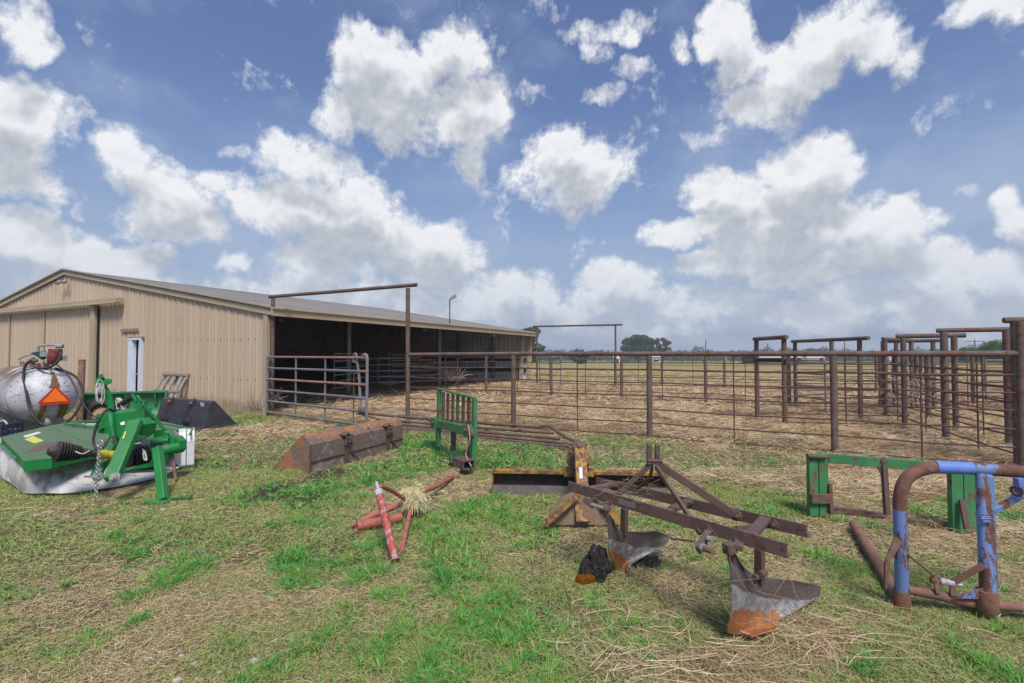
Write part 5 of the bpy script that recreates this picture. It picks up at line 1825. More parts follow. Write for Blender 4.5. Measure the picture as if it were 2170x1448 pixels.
# ------------------------------------------------------------------ green bale-fork frame
def make_fork():
    # right upright stands nearest; the frame runs away to the left
    R_ = pz(1005, 996, 0); R_.z = 0
    L_ = V(-1.16, 7.72, 0)
    t = thing('fork_frame', 'old green lifting fork frame with rusty upright bars and boxy feet', 'fork frame', R_)
    a = (L_ - R_).normalized(); n = V(a.y, -a.x, 0)
    if n.y > 0: n = -n                        # towards the camera
    W_ = (L_ - R_).length
    up = V(0, 0, 1)
    P = lambda f, z, k=0: R_ + a * (W_ * f) + up * z + n * k
    def b(nm, p, q, w, h, mat='green_old', u=(0, 1, 0), par=None, bv=.004):
        return MB().bar(p, q, w, h, up=u).build(nm, M[mat], par or t, bevel=bv)
    b('upright', P(0, .30), P(0, .95), .095, .05, u=n)
    b('upright', P(1, .30), P(1, .985), .095, .05, u=n)
    b('top_rail', P(-.03, .955), P(1.03, .99), .045, .025, u=up)
    for i, f in enumerate((.86, .72, .57, .43, .28, .14)):
        b('bar', P(f, .46), P(f, .95), .085, .022, mat='green_rusty', u=n)
    b('cross_beam', P(-.02, .52, .05), P(1.04, .445, .05), .07, .12, u=up)
    for f, z in ((-.03, .53), (.94, .46)):
        pl = MB().bar(P(f - .04, z, .10), P(f + .13, z - .01, .10), .02, .17).build('clamp_plate', M['green_old'], t, bevel=.004)
        MB().lathe(P(f + .05, z, .105), n, [(0, .032), (.022, .032), (.023, .022), (.035, .02)], 8).build('bolt', M['green_rusty'], pl)
    b('leg', P(0.0, 0.0, .02), P(0.0, .52, .02), .10, .06, u=n)
    b('leg', P(.10, .10, .0), P(.10, .50, .0), .055, .05, u=n, mat='green_rusty')
    b('leg', P(1.0, .10, .02), P(1.0, .45, .02), .05, .05, u=n)
    b('leg', P(.93, .10, .05), P(.93, .45, .05), .11, .05, u=n)
    b('leg', P(.55, .02, .0), P(.55, .48, .0), .09, .05, u=n, mat='plow')
    MB().tube([P(1.02, .47, .06), P(1.24, .49, .10)], .03, 12).build('pivot_stub', M['rust'], t)
    MB().lathe(P(-.07, .50, .10) , n, [(-.03, .065), (.0, .065), (.02, .04)], 16).build('boss', M['rust'], t)
    # feet: open channel boxes
    for p, q in ((at(953, 968, 6.95), at(991, 963, 6.62)), (at(893, 949, 8.15), at(931, 943, 7.78))):
        m = MB()
        m.bar(p, q, .015, .13)
        m.bar(p - up * .02, p + V(.05, -.16, -.03), .015, .10)
        m.bar(p - up * .065 + V(.03, -.08, 0), q - up * .065 + V(.03, -.08, 0), .16, .012)
        m.build('foot_plate', M['green_old'], t, bevel=.003)
    c = at(994, 986, 6.2)
    m = MB()
    ax = V(-.55, .80, 0); sd = V(.8, .55, 0)
    for k, (w, h, o1, o2) in enumerate(((.17, .012, 0, .052), (.17, .012, 0, -.052), (.012, .115, .08, 0), (.012, .115, -.08, 0))):
        q = c + sd * o1 + up * o2
        m.bar(q, q + ax * .30, w, h)
    m.build('fork_socket', M['plow'], t)
    MB().tube(smooth_path([P(-.06, .56, .12), P(-.12, .62, .16), P(-.16, .45, .16), P(-.10, .25, .18), P(-.2, .12, .16)], 4), .008, 6).build('twine_loop', M['pink_twine'], t)


make_fork()


# ------------------------------------------------------------------ pipe gate lying against the fence foot
def make_lying_gate():
    L0, R0 = V(-3.5, 11.0, 0), V(1.02, 8.25, 0)
    t = thing('flat_gate', 'pipe gate lying almost flat in the grass along the fence foot', 'gate', R0)
    n = V(.52, .854, 0)
    ys0, ys1 = (912.6, 909, 905.6, 900, 893, 883), (945, 939.8, 933.6, 925.7, 916, 905.6)
    xe = (1208, 1207, 1196, 1189, 1173, 1146)
    for i in range(6):
        P0_, P1_ = at(860, ys0[i], 9.76 + .05 * i), at(1140, ys1[i], 8.14 + .045 * i)
        dr = P1_ - P0_
        fe = {0: 1.195, 1: 1.19, 2: 1.155, 3: 1.135, 4: 1.095, 5: 1.01}[i]
        a = P0_ + dr * (-.45 if i == 5 else -.22)
        b_ = P0_ + dr * fe
        sg = [a.lerp(b_, k / 6) + V(0, 0, -.008 * math.sin(math.pi * k / 6) + RND.uniform(-.003, .003)) for k in range(7)]
        MB().tube(sg, .029 if i == 5 else .025, 12).build('pipe', M['rust'], t)
    e0 = at(1142, 905, 8.65); e1 = at(1165, 903, 8.5); e2 = at(1200, 928, 8.3); e3 = at(1243, 944, 8.1)
    m = MB()
    m.bar(e0, e1, .10, .03); m.bar(e1, e2, .08, .04); m.bar(e2, e3, .07, .04)
    m.build('end_strap', M['plow'], t, bevel=.004)
    m = MB()
    for f, dz in ((.1, .22), (.28, .16), (.35, .12), (.42, .09)):
        p = at(1140, 925, 8.3).lerp(at(860, 896, 9.95), f * 1.3)
        m.bar(p + V(0, 0, dz - .13), p + (R0 - L0).normalized() * .14 + V(0, 0, dz - .17), .02, .03)
    m.build('weld_clips', M['plow'], t)
    MB().tube([at(756, 876, 11.1), at(800, 888, 10.7), at(870, 896, 10.2)], .022, 8).build('brace', M['brown_rust'], t)


make_lying_gate()


# ------------------------------------------------------------------ red jack stand
def make_stand():
    H = at(868, 1064, 4.62)
    t = thing('pipe_stand', 'faded red pipe stand tipped over in the grass, one pipe chipped to white', 'stand', (H.x, H.y, 0))
    b0, b1 = at(838, 1188, 3.62), at(803, 1044, 3.98)
    ax = (b1 - b0).normalized(); L = (b1 - b0).length
    MB().lathe(b0, ax, [(0, .031), (L, .032)], 20).build('main_pipe', M['red_chip'], t)
    MB().lathe(b0 + ax * L, ax, [(-.03, .0335), (.018, .0335), (.02, .026), (.022, .0125), (.10, .0115), (.102, .0)], 18).build('spindle', M['chip_grey'], t)
    MB().tube([at(806, 1030, 4.02), at(830, 1040, 4.3), H], .018, 12).build('brace', M['red'], t)
    MB().tube([H + V(.02, 0, -.02), at(850, 1172, 3.76)], [.020, .019], 12).build('leg', M['red'], t)
    c = pz(960, 1010, .02)
    MB().tube([at(884, 1046, 4.75), at(925, 1030, 5.3), c], [.030, .027, .020], 12).build('leg', M['red'], t)
    MB().tube([H + V(-.03, .02, 0), pz(790, 1092, .06), pz(762, 1106, .03), pz(735, 1120, .02)], [.030, .033, .022, .008], 12).build('leg', M['red'], t)
    MB().tube([pz(757, 1115, .045), pz(812, 1105, .05), pz(850, 1096, .055)], .043, 16).build('foot_pipe', M['red'], t)
    MB().bar(pz(733, 1137, .01), pz(770, 1122, .01), .03, .012).build('foot_tab', M['brown_rust'], t)
    # tangle of pale twine
    m = MB()
    for k in range(520):
        a0 = RND.uniform(0, 6.28); el = RND.uniform(-.2, 1.3)
        L_ = RND.uniform(.05, .19)
        p = H + V(.02, -.03, .02) + V(RND.gauss(0, .045), RND.gauss(0, .045), RND.gauss(.02, .03))
        pts = [p]
        for i in range(4):
            p = p + V(math.cos(a0) * math.cos(el), math.sin(a0) * math.cos(el), math.sin(el)) * (L_ / 4)
            a0 += RND.gauss(0, .7); el -= .45
            p.z = max(p.z, .012)
            pts.append(p)
        m.tube(pts, RND.uniform(.0013, .0024), 3, cap=False)
    for k in range(7):
        p = pz(905 + k * 5, 1050 + RND.uniform(-8, 12), .01)
        pts = []
        for i in range(7):
            a0 = i * .5 + k
            pts.append(p + V(.07 * math.cos(a0), .09 * math.sin(a0), .03 * abs(math.sin(a0))))
        m.tube(smooth_path(pts, 2), .0025, 4, cap=False)
    tag(m.build('twine_tangle', M['twine'], smooth=False), 'frizzy ball of pale baling twine caught on the red pipe stand', 'twine', kind='stuff')
    m = MB()
    c = pz(962, 1006, .04)
    for k in range(9):
        pts = [c + V(.07 * math.cos(i * .6 + k) + RND.gauss(0, .008), .05 * math.sin(i * .6 + k), .035 + .03 * math.sin(i * .6 + 2 * k)) for i in range(9)]
        m.tube(pts, .003, 4, cap=False)
    tag(m.build('twine_loops', M['pink_twine'], smooth=False), 'loops of pinkish twine round the far foot of the red stand', 'twine')


make_stand()


# ------------------------------------------------------------------ yellow rear blade
def make_blade():
    l0, l1 = at(1044, 1046, 5.40), at(1413, 1042, 5.28)
    t = thing('rear_blade', 'rusty yellow tractor rear blade with its mast leaning forward', 'blade', (1.0, 5.3, 0))
    a = (V(l1.x, l1.y, 0) - V(l0.x, l0.y, 0)).normalized(); n = V(a.y, -a.x, 0)
    A = V(l0.x, l0.y, 0); B = V(l1.x, l1.y, 0)
    # curved mouldboard
    def sec(z0, z1, k):
        rows = []
        for i in range(k + 1):
            z = z0 + (z1 - z0) * i / k
            d = -.05 * math.sin(math.pi * z / .30) - .02
            rows.append([A - n * d * -1 + n * 0 + V(0, 0, z) - n * (-d) * 0, B - n * d * -1 + V(0, 0, z)])
        return rows
    MB().grid(sec(.075, .235, 6), thick=.012).build('moldboard', M['blade_face'], t, angle=60)
    MB().bar(A + n * .02 + V(0, 0, .045), B + n * .02 + V(0, 0, .045), .016, .11).build('cutting_edge', M['blade_edge'], t)
    m = MB()
    m.bar(A + n * .01 + V(0, 0, .252), B + n * .01 + V(0, 0, .252), .075, .045)
    m.build('top_edge', M['yellow_top'], t, bevel=.008)
    for e in (A, B):
        MB().bar(e + V(0, 0, .02) - n * .01, e + V(0, 0, .25) - n * .01, .014, .08, up=n).build('end_rib', M['yellow_top'], t)
    # pivot plates behind
    m = MB()
    m.box(at(1226, 1000, 5.32), (.33, .10, .10))
    m.build('pivot_block', M['yellow_top'], t, bevel=.01)
    m = MB()
    m.prism([at(1206, 947, 5.25), at(1244, 946, 5.25), at(1253, 982, 5.22), at(1246, 990, 5.2), at(1226, 994, 5.2), at(1206, 990, 5.2), at(1200, 980, 5.22)], V(0, .025, 0))
    for x, y in ((1209, 951), (1241, 950), (1206, 981), (1247, 984), (1213, 986)):
        m.lathe(at(x, y, 5.20), (0, -1, 0), [(0, .016), (.012, .014), (.02, .008)], 8, mi=1)
    m.build('swivel_plate', [M['yellow'], M['plow']], t)
    # mast: broad yellow beam from the swivel down to the hitch plate in front
    p, q = at(1228, 944, 5.12), at(1236, 1072, 4.42)
    MB().bar(p, q, .115, .07, up=(0, -1, .4)).build('mast', M['yellow'], t, bevel=.008)
    MB().bar(at(1231, 1050, 4.44), at(1237, 1106, 4.30), .13, .02, up=(0, -1, .2)).build('mast_foot', M['yellow'], t)
    m = MB()
    m.lathe(at(1227, 947, 5.08), V(0, -.8, .5), [(-.03, .072), (.0, .074), (.012, .066), (.013, .045), (.03, .043), (.031, .028), (.055, .026), (.056, 0)], 18)
    m.build('swivel_pin', M['plow'], t)
    m = MB()
    m.tube([at(1224, 962, 4.98), at(1231, 960, 4.96), at(1233, 970, 4.92)], .012, 8)
    m.build('hitch_pin', M['plow'], t)
    MB().prism([at(1227, 991, 4.78), at(1234, 991, 4.78), at(1235, 1014, 4.66), at(1228, 1014, 4.66)], V(0, -.003, .001)).build('sticker', M['label_white'], t, smooth=False)
    # half-round hitch plate standing on its straight edge
    c = V(.655, 4.36, 0)
    pts = []
    for x, y in ((1158, 1113), (1160, 1098), (1170, 1078), (1190, 1058), (1215, 1046), (1245, 1042), (1275, 1050), (1300, 1070), (1315, 1100), (1318, 1113)):
        p = at(x, y, 4.36)
        pts.append(V(p.x, 4.36 + p.z * .15, max(p.z, 0.0)))
    MB().prism(pts, V(0, .02, 0)).build('hitch_plate', M['yellow_worn'], t, smooth=False)
    m = MB()
    m.bar(at(1228, 1048, 4.34), at(1160, 1105, 4.26), .045, .02, up=(0, -1, 0))
    m.bar(at(1262, 1048, 4.36), at(1316, 1110, 4.28), .045, .02, up=(0, -1, 0))
    m.build('plate_rib', M['yellow_top'], t)
    m = MB()
    m.bar(at(1160, 1098, 4.27), at(1160, 1116, 4.27), .03, .03)
    m.build('plate_lug', M['brown_rust'], t)


make_blade()


# ------------------------------------------------------------------ two-bottom plough
def make_plow():
    zb = .55
    A0, A1 = at(1205, 1030, 3.62), at(1669, 1168, 2.42)       # near beam
    B0, B1 = at(1264, 1021, 3.95), at(1711, 1126, 2.76)       # far beam
    t = thing('plow', 'brown rusted two bottom plough with orange share tips in the foreground', 'plough', (1.2, 3.0, 0))
    up = V(0, 0, 1)
    for nm, p, q, h in (('near_beam', A0, A1, .072), ('far_beam', B0, B1, .072)):
        m = MB()
        m.bar(p, q, .012, h)
        sd = (q - p).cross(up).normalized()
        if sd.y < 0: sd = -sd
        m.bar(p + sd * .026 - up * (h / 2 - .005), q + sd * .026 - up * (h / 2 - .005), .052, .010)
        m.build('beam', M['plow'], t, bevel=.002)
    # bolt holes and plate marks
    def bolt(p, d, r=.016, L=.018, par=None, nm='bolt'):
        MB().lathe(p, d, [(-.004, r * 1.5), (.003, r * 1.5), (.0031, r), (L, r), (L + .001, r * .6), (L + .008, r * .55)], 6).build(nm, M['plow'], par or t, smooth=False)
    nA = -((A1 - A0).cross(up)).normalized()
    if nA.y > 0: nA = -nA
    d = MB()
    c = A0.lerp(A1, .33)
    d.bar(A0.lerp(A1, .31) + nA * .0075 , A0.lerp(A1, .40) + nA * .0075, .002, .038)
    d.build('paint_patch', M['blade_edge'], t)
    for f in (.015, .985):
        MB().lathe(A0.lerp(A1, f) + nA * .0065, nA, [(0, .006), (.0005, .006)], 10).build('bolt_hole', M['black'], t)
        MB().lathe(B0.lerp(B1, f) + nA * .0065, nA, [(0, .006), (.0005, .006)], 10).build('bolt_hole', M['black'], t)
    # cross ties
    for f in (.13, .55, .88):
        a, b = A0.lerp(A1, f), B0.lerp(B1, f * .97)
        MB().bar(a + up * .02, b + up * .02, .06, .02).build('cross_tie', M['plow'], t)
    # A-frame mast
    top = at(1384, 985, 3.22)
    for x in (1375, 1392):
        m = MB()
        e = at(x, 978, 3.20)
        f_ = at(x + 1, 941, 3.20)
        m.bar(e - up * .02, f_, .026, .030, up=(1, 0, 0))
        m.lathe(f_ - up * .012, (1, 0, 0), [(-.013, .016), (.013, .016)], 12)
        m.build('clevis_cheek', M['plow'], t, bevel=.003)
    MB().tube([at(1372, 976, 3.2), at(1403, 977, 3.2)], .018, 12).build('mast_pin', M['plow'], t)
    MB().bar(at(1377, 985, 3.21), at(1283, 1074, 3.32), .028, .034).build('mast_leg', M['plow'], t, bevel=.005)
    MB().tube(smooth_path([at(1382, 985, 3.25), at(1378, 1008, 3.35), at(1362, 1026, 3.5), at(1341, 1041, 3.62)], 4), .011, 8).build('stay_rod', M['plow'], t)
    MB().bar(at(1396, 984, 3.2), at(1561, 1093, 3.02), .016, .048).build('mast_strap', M['plow'], t, bevel=.004)
    e = at(1561, 1093, 3.02)
    MB().lathe(e, nA, [(-.008, .032), (.008, .032)], 16).build('strap_eye', M['plow'], t)
    bolt(at(1562, 1094, 3.0), nA, .014)
    MB().bar(at(1390, 988, 3.18), at(1485, 1132, 2.78), .022, .030).build('mast_leg', M['plow'], t, bevel=.005)
    # brace from the far beam
    MB().bar(at(1632, 1113, 2.92), at(1560, 1121, 2.9), .02, .028).build('strap', M['plow'], t)
    MB().lathe(at(1640, 1112, 2.88), nA, [(-.006, .030), (.006, .030)], 7).build('hex_plate', M['plow'], t, smooth=False)
    bolt(at(1640, 1112, 2.86), nA, .014)
    MB().bar(at(1560, 1121, 2.9), at(1530, 1122, 2.95), .02, .02).build('strap', M['plow'], t)
    # right lower-link bracket
    m = MB()
    m.prism([at(1494, 1123, 2.72), at(1505, 1130, 2.70), at(1487, 1168, 2.66), at(1482, 1176, 2.66), at(1472, 1162, 2.68), at(1474, 1152, 2.68)], V(.03, .03, 0))
    m.build('link_bracket', M['plow'], t, bevel=.003)
    MB().tube([at(1481, 1157, 2.66), at(1511, 1171, 2.56)], .014, 12).build('link_pin', M['brown_rust'], t)
    MB().lathe(at(1487, 1160, 2.64), (at(1511, 1171, 2.56) - at(1481, 1157, 2.66)).normalized(), [(0, .022), (.02, .022)], 6).build('lock_nut', M['galv'], t, smooth=False)
    MB().lathe(at(1500, 1141, 2.68), (.6, -.8, 0), [(0, .016), (.025, .016)], 8).build('lock_nut', M['galv'], t, smooth=False)
    MB().tube([at(1420, 1141, 2.9), at(1471, 1148, 2.72)], .006, 6).build('stay_rod', M['plow'], t)
    # left lower-link bracket with its pin
    m = MB()
    m.bar(at(1245, 1070, 3.36), at(1252, 1060, 3.36), .03, .08)
    m.bar(at(1252, 1059, 3.36), at(1262, 1057, 3.4), .02, .022)
    m.build('link_bracket', M['plow'], t, bevel=.003)
    m = MB()
    m.prism([at(1271, 1068, 3.28), at(1288, 1063, 3.26), at(1290, 1076, 3.26), at(1280, 1088, 3.26), at(1271, 1092, 3.28)], V(.0, .02, 0))
    m.build('link_bracket', M['plow'], t, bevel=.003)
    MB().tube([at(1254, 1070, 3.34), at(1290, 1080, 3.22)], .013, 12).build('link_pin', M['galv'], t)
    MB().lathe(at(1283, 1078, 3.24), V(.8, -.5, -.2), [(-.01, .026), (.022, .026), (.023, .018), (.03, .018)], 8).build('lock_nut', M['plow'], t, smooth=False)
    # standards down to the bottoms
    MB().bar(at(1324, 1078, 3.40), at(1322, 1132, 3.44), .045, .035, up=nA).build('standard', M['plow'], t, bevel=.004)
    MB().bar(at(1610, 1162, 2.72), at(1609, 1236, 2.76), .045, .04, up=nA).build('standard', M['plow'], t, bevel=.004)
    m = MB()
    m.lathe(at(1615, 1215, 2.72), nA, [(-.03, .02), (.03, .02)], 10)
    m.lathe(at(1603, 1222, 2.72), nA, [(-.03, .018), (.03, .018)], 10)
    m.build('clamp_bolts', M['plow'], t)
    m = MB()
    m.bar(at(1537, 1165, 2.56), at(1555, 1158, 2.58), .05, .055)
    m.bar(at(1555, 1150, 2.60), at(1575, 1158, 2.58), .10, .03)
    m.build('frog', M['plow'], t, bevel=.004)

    # moldboards
    def bottom(left, right, YL, YR, bul, yb, yo, nm='moldboard'):
        bands = []
        def lin(tab, x):
            return float(np.interp(x, [q[0] for q in tab], [q[1] for q in tab]))
        k = 22
        def samp(pts, Ys, f):
            x = f * (len(pts) - 1); i = min(int(x), len(pts) - 2); g = x - i
            return (pts[i][0] * (1 - g) + pts[i + 1][0] * g, pts[i][1] * (1 - g) + pts[i + 1][1] * g, Ys[i] * (1 - g) + Ys[i + 1] * g)
        rows = []
        for i in range(k + 1):
            f = i / k
            a = samp(left, YL, f); b_ = samp(right, YR, f)
            row = []
            for j in range(11):
                g = j / 10
                x = a[0] * (1 - g) + b_[0] * g; y = a[1] * (1 - g) + b_[1] * g
                Y = a[2] * (1 - g) + b_[2] * g + bul * math.sin(math.pi * g) * (.3 + f)
                p = at(x, y, Y)
                row.append(p)
                bands.append(.5 + (y - lin(yb, x)) / 60 if y < lin(yo, x) - 20 else 1.5 + (y - lin(yo, x)) / 30)
            rows.append(row)
        o = MB().grid(rows, thick=.009).build(nm, M['moldboard'], t, angle=70)
        at_ = o.data.attributes.new('band', 'FLOAT', 'POINT')
        at_.data.foreach_set('value', np.array(bands + bands, dtype=np.float32))
        return o
    bottom([(1540, 1152), (1541, 1180), (1547, 1215), (1549, 1250), (1548, 1285), (1545, 1310), (1538, 1338)],
           [(1551, 1160), (1572, 1195), (1606, 1237), (1680, 1229), (1738, 1240), (1735, 1262), (1690, 1292), (1648, 1318), (1646, 1334), (1592, 1352)],
           [2.60, 2.60, 2.58, 2.58, 2.58, 2.60, 2.62], [2.62, 2.66, 2.76, 2.92, 3.05, 3.03, 2.92, 2.78, 2.72, 2.60], .05,
           [(1540, 1232), (1580, 1255), (1620, 1268), (1700, 1270), (1750, 1262)], [(1530, 1300), (1580, 1288), (1620, 1300), (1650, 1290), (1670, 1400), (1760, 1400)])
    bottom([(1288, 1088), (1287, 1110), (1289, 1140), (1288, 1160), (1290, 1175), (1298, 1190), (1302, 1205)],
           [(1300, 1100), (1308, 1128), (1345, 1128), (1390, 1124), (1418, 1135), (1414, 1152), (1370, 1178), (1336, 1196), (1330, 1212)],
           [3.30, 3.30, 3.30, 3.32, 3.36, 3.42, 3.48], [3.34, 3.40, 3.52, 3.66, 3.76, 3.72, 3.62, 3.52, 3.46], .06,
           [(1285, 1135), (1300, 1148), (1340, 1158), (1390, 1160), (1425, 1150)], [(1285, 1165), (1310, 1170), (1330, 1182), (1345, 1300), (1420, 1300)])
    # rust bloom plates on the front share
    c = at(1241, 1226, 3.16)
    rr = [c + V(.066 * math.cos(6.28 * i / 18), .012 - .016 * math.sin(6.28 * i / 18), .031 * math.sin(6.28 * i / 18)) * 1 + V(.004 * math.sin(i * 2.3), 0, 0) for i in range(18)]
    MB().prism(rr, V(.0, .02, -.03)).build('share_tip', M['rust_orange'], t, smooth=False)
    # clods of dried black clay hanging on the share and lying behind it
    def clod(c, sx, sy, sz, seed):
        nn = 46
        rows = []
        for i in range(nn):
            th = math.pi * i / (nn - 1)
            row = []
            for j in range(64):
                ph = 2 * math.pi * (j % 64) / 64
                n_ = V(math.sin(th) * math.cos(ph), math.sin(th) * math.sin(ph), math.cos(th))
                r = 1 + .34 * noise.noise(n_ * 1.6 + V(seed, 0, 0)) + .22 * noise.noise(n_ * 4 + V(0, seed, 0)) + .16 * noise.noise(n_ * 10) + .10 * noise.noise(n_ * 24)
                fl_ = 1.12 - .28 * n_.z
                row.append(c + V(n_.x * sx * r * fl_ + .025 * n_.z, n_.y * sy * r * fl_, n_.z * sz * r))
            rows.append(row)
        for r_ in rows: r_.append(r_[0])
        return MB().grid(rows).build('dried_clay', M['dirt_clod'], t, smooth=False)
    clod(at(1262, 1198, 3.38), .076, .07, .138, 2.0)
    clod(at(1375, 1196, 3.62), .085, .06, .05, 5.0)
    # dead vine over the beams
    m = MB()
    for k in range(26):
        x0, y0 = RND.uniform(1250, 1420), RND.uniform(1010, 1060)
        Y0 = RND.uniform(3.1, 3.7)
        pts = []
        x, y = x0, y0
        a_ = RND.uniform(-1, 1) if k % 2 else RND.uniform(2, 4)
        for i in range(6):
            pts.append(at(x, y, Y0))
            x += math.cos(a_) * 14; y += math.sin(a_) * 9
            a_ += RND.gauss(0, .6)
        m.tube(smooth_path(pts, 3), .0015, 4, cap=False)
    tag(m.build('dead_vine', M['dry_stem'], smooth=False), 'thin dead vine stems tangled over the plough beams', 'vine', kind='stuff')
    m = MB()
    for pts in ([(1300, 1070, 3.3), (1262, 1140, 3.2), (1258, 1170, 3.15)], [(1262, 1050, 3.4), (1290, 1020, 3.5), (1262, 1080, 3.3), (1270, 1130, 3.2)], [(1545, 1150, 2.5), (1590, 1230, 2.5), (1650, 1290, 2.45), (1725, 1350, 2.4)],
                [(1500, 1110, 2.6), (1545, 1170, 2.55), (1560, 1220, 2.5), (1640, 1320, 2.45)], [(1700, 1180, 2.6), (1640, 1260, 2.5), (1600, 1330, 2.45)], [(1660, 1210, 2.6), (1700, 1280, 2.5), (1730, 1370, 2.35)],
                [(1460, 1150, 2.7), (1420, 1200, 2.6), (1410, 1240, 2.55)], [(1600, 1250, 2.5), (1740, 1290, 2.5), (1800, 1250, 2.6)], [(1380, 1250, 2.6), (1500, 1240, 2.55), (1640, 1225, 2.6)], [(1480, 1190, 2.6), (1560, 1320, 2.45), (1700, 1310, 2.45)]):
        P_ = []
        for (xa, ya, Ya), (xb, yb_, Yb) in zip(pts[:-1], pts[1:]):
            P_ += [at(xa + (xb - xa) * k / 3 + RND.uniform(-4, 4), ya + (yb_ - ya) * k / 3 + RND.uniform(-3, 3), Ya + (Yb - Ya) * k / 3) for k in range(3)]
        P_.append(at(*pts[-1]))
        for p in P_: p.z = max(p.z, .01)
        m.tube(smooth_path(P_, 5), .0013, 4, cap=False)
    tag(m.build('dead_weed_stems', M['dry_stem'], smooth=False), 'long dead weed stems arching across the plough bottoms', 'weeds', kind='stuff')


make_plow()


# ------------------------------------------------------------------ green hitch frame at the right
def make_green_frame():
    L_ = V(2.98, 4.70, 0); R_ = V(3.82, 4.22, 0)
    t = thing('side_frame', 'low old green steel frame with two broad uprights and a long top bar', 'frame', L_)
    top = .60
    def leg(x0, x1, yt, yb, Y, nm='upright'):
        m = MB()
        a, b_ = at(x0, yt, Y), at(x1, yt, Y)
        w = (b_ - a).length
        c = (a + b_) / 2
        m.box((c.x - w * .25 - .002, Y, c.z / 2), (w * .5 - .004, .04, c.z), 0)
        m.box((c.x + w * .25 + .002, Y, c.z / 2), (w * .5 - .004, .04, c.z), 0)
        m.box((c.x, Y + .025, c.z / 2), (w, .012, c.z))
        return m.build(nm, M['green_old'], t, bevel=.003), c, w
    u1, c1, w1 = leg(1712, 1752, 962, 1090, 4.68)
    u2, c2, w2 = leg(2012, 2062, 985, 1130, 4.25)
    MB().bar((c1.x - w1 * .5, 4.64, .17), (c1.x + w1 * .5, 4.64, .17), .03, .09).build('foot_band', M['green_rusty'], t, bevel=.004)
    MB().tube([at(1712, 967, 4.64), at(1752, 969, 4.64)], .018, 12).build('hinge_pin', M['plow'], t)
    p, q = at(1756, 971, 4.66), at(2036, 994, 4.27)
    bm = MB().bar(p, q, .035, .085).build('top_bar', M['green_old'], t, bevel=.004)
    MB().lathe(at(1874, 978, 4.48), V(-.2, -1, 0), [(-.02, .036), (.0, .038), (.008, .034), (.012, .02), (.013, 0)], 18).build('pivot_boss', M['plow'], t)
    MB().bar(at(1873, 985, 4.48), at(1880, 1092, 4.45), .045, .04, up=(0, 1, 0)).build('drop_leg', M['plow'], t, bevel=.004)
    MB().bar(at(1862, 990, 4.5), at(1872, 1010, 4.48), .02, .03).build('gusset', M['green_rusty'], t)
    MB().bar(at(1757, 1025, 4.66), at(1760, 1090, 4.64), .03, .05, up=(0, 1, 0)).build('side_lug', M['plow'], t)
    MB().bar(pz(1760, 1077, .04), pz(1880, 1092, .03), .05, .03).build('base_bar', M['plow'], t)
    MB().bar(pz(1925, 1103, .03), pz(2040, 1118, .03), .06, .04).build('base_bar', M['green_rusty'], t)
    MB().bar(at(2038, 1060, 4.2), at(2050, 1122, 4.15), .05, .02, up=(0, 1, 0)).build('side_lug', M['plow'], t)


make_green_frame()


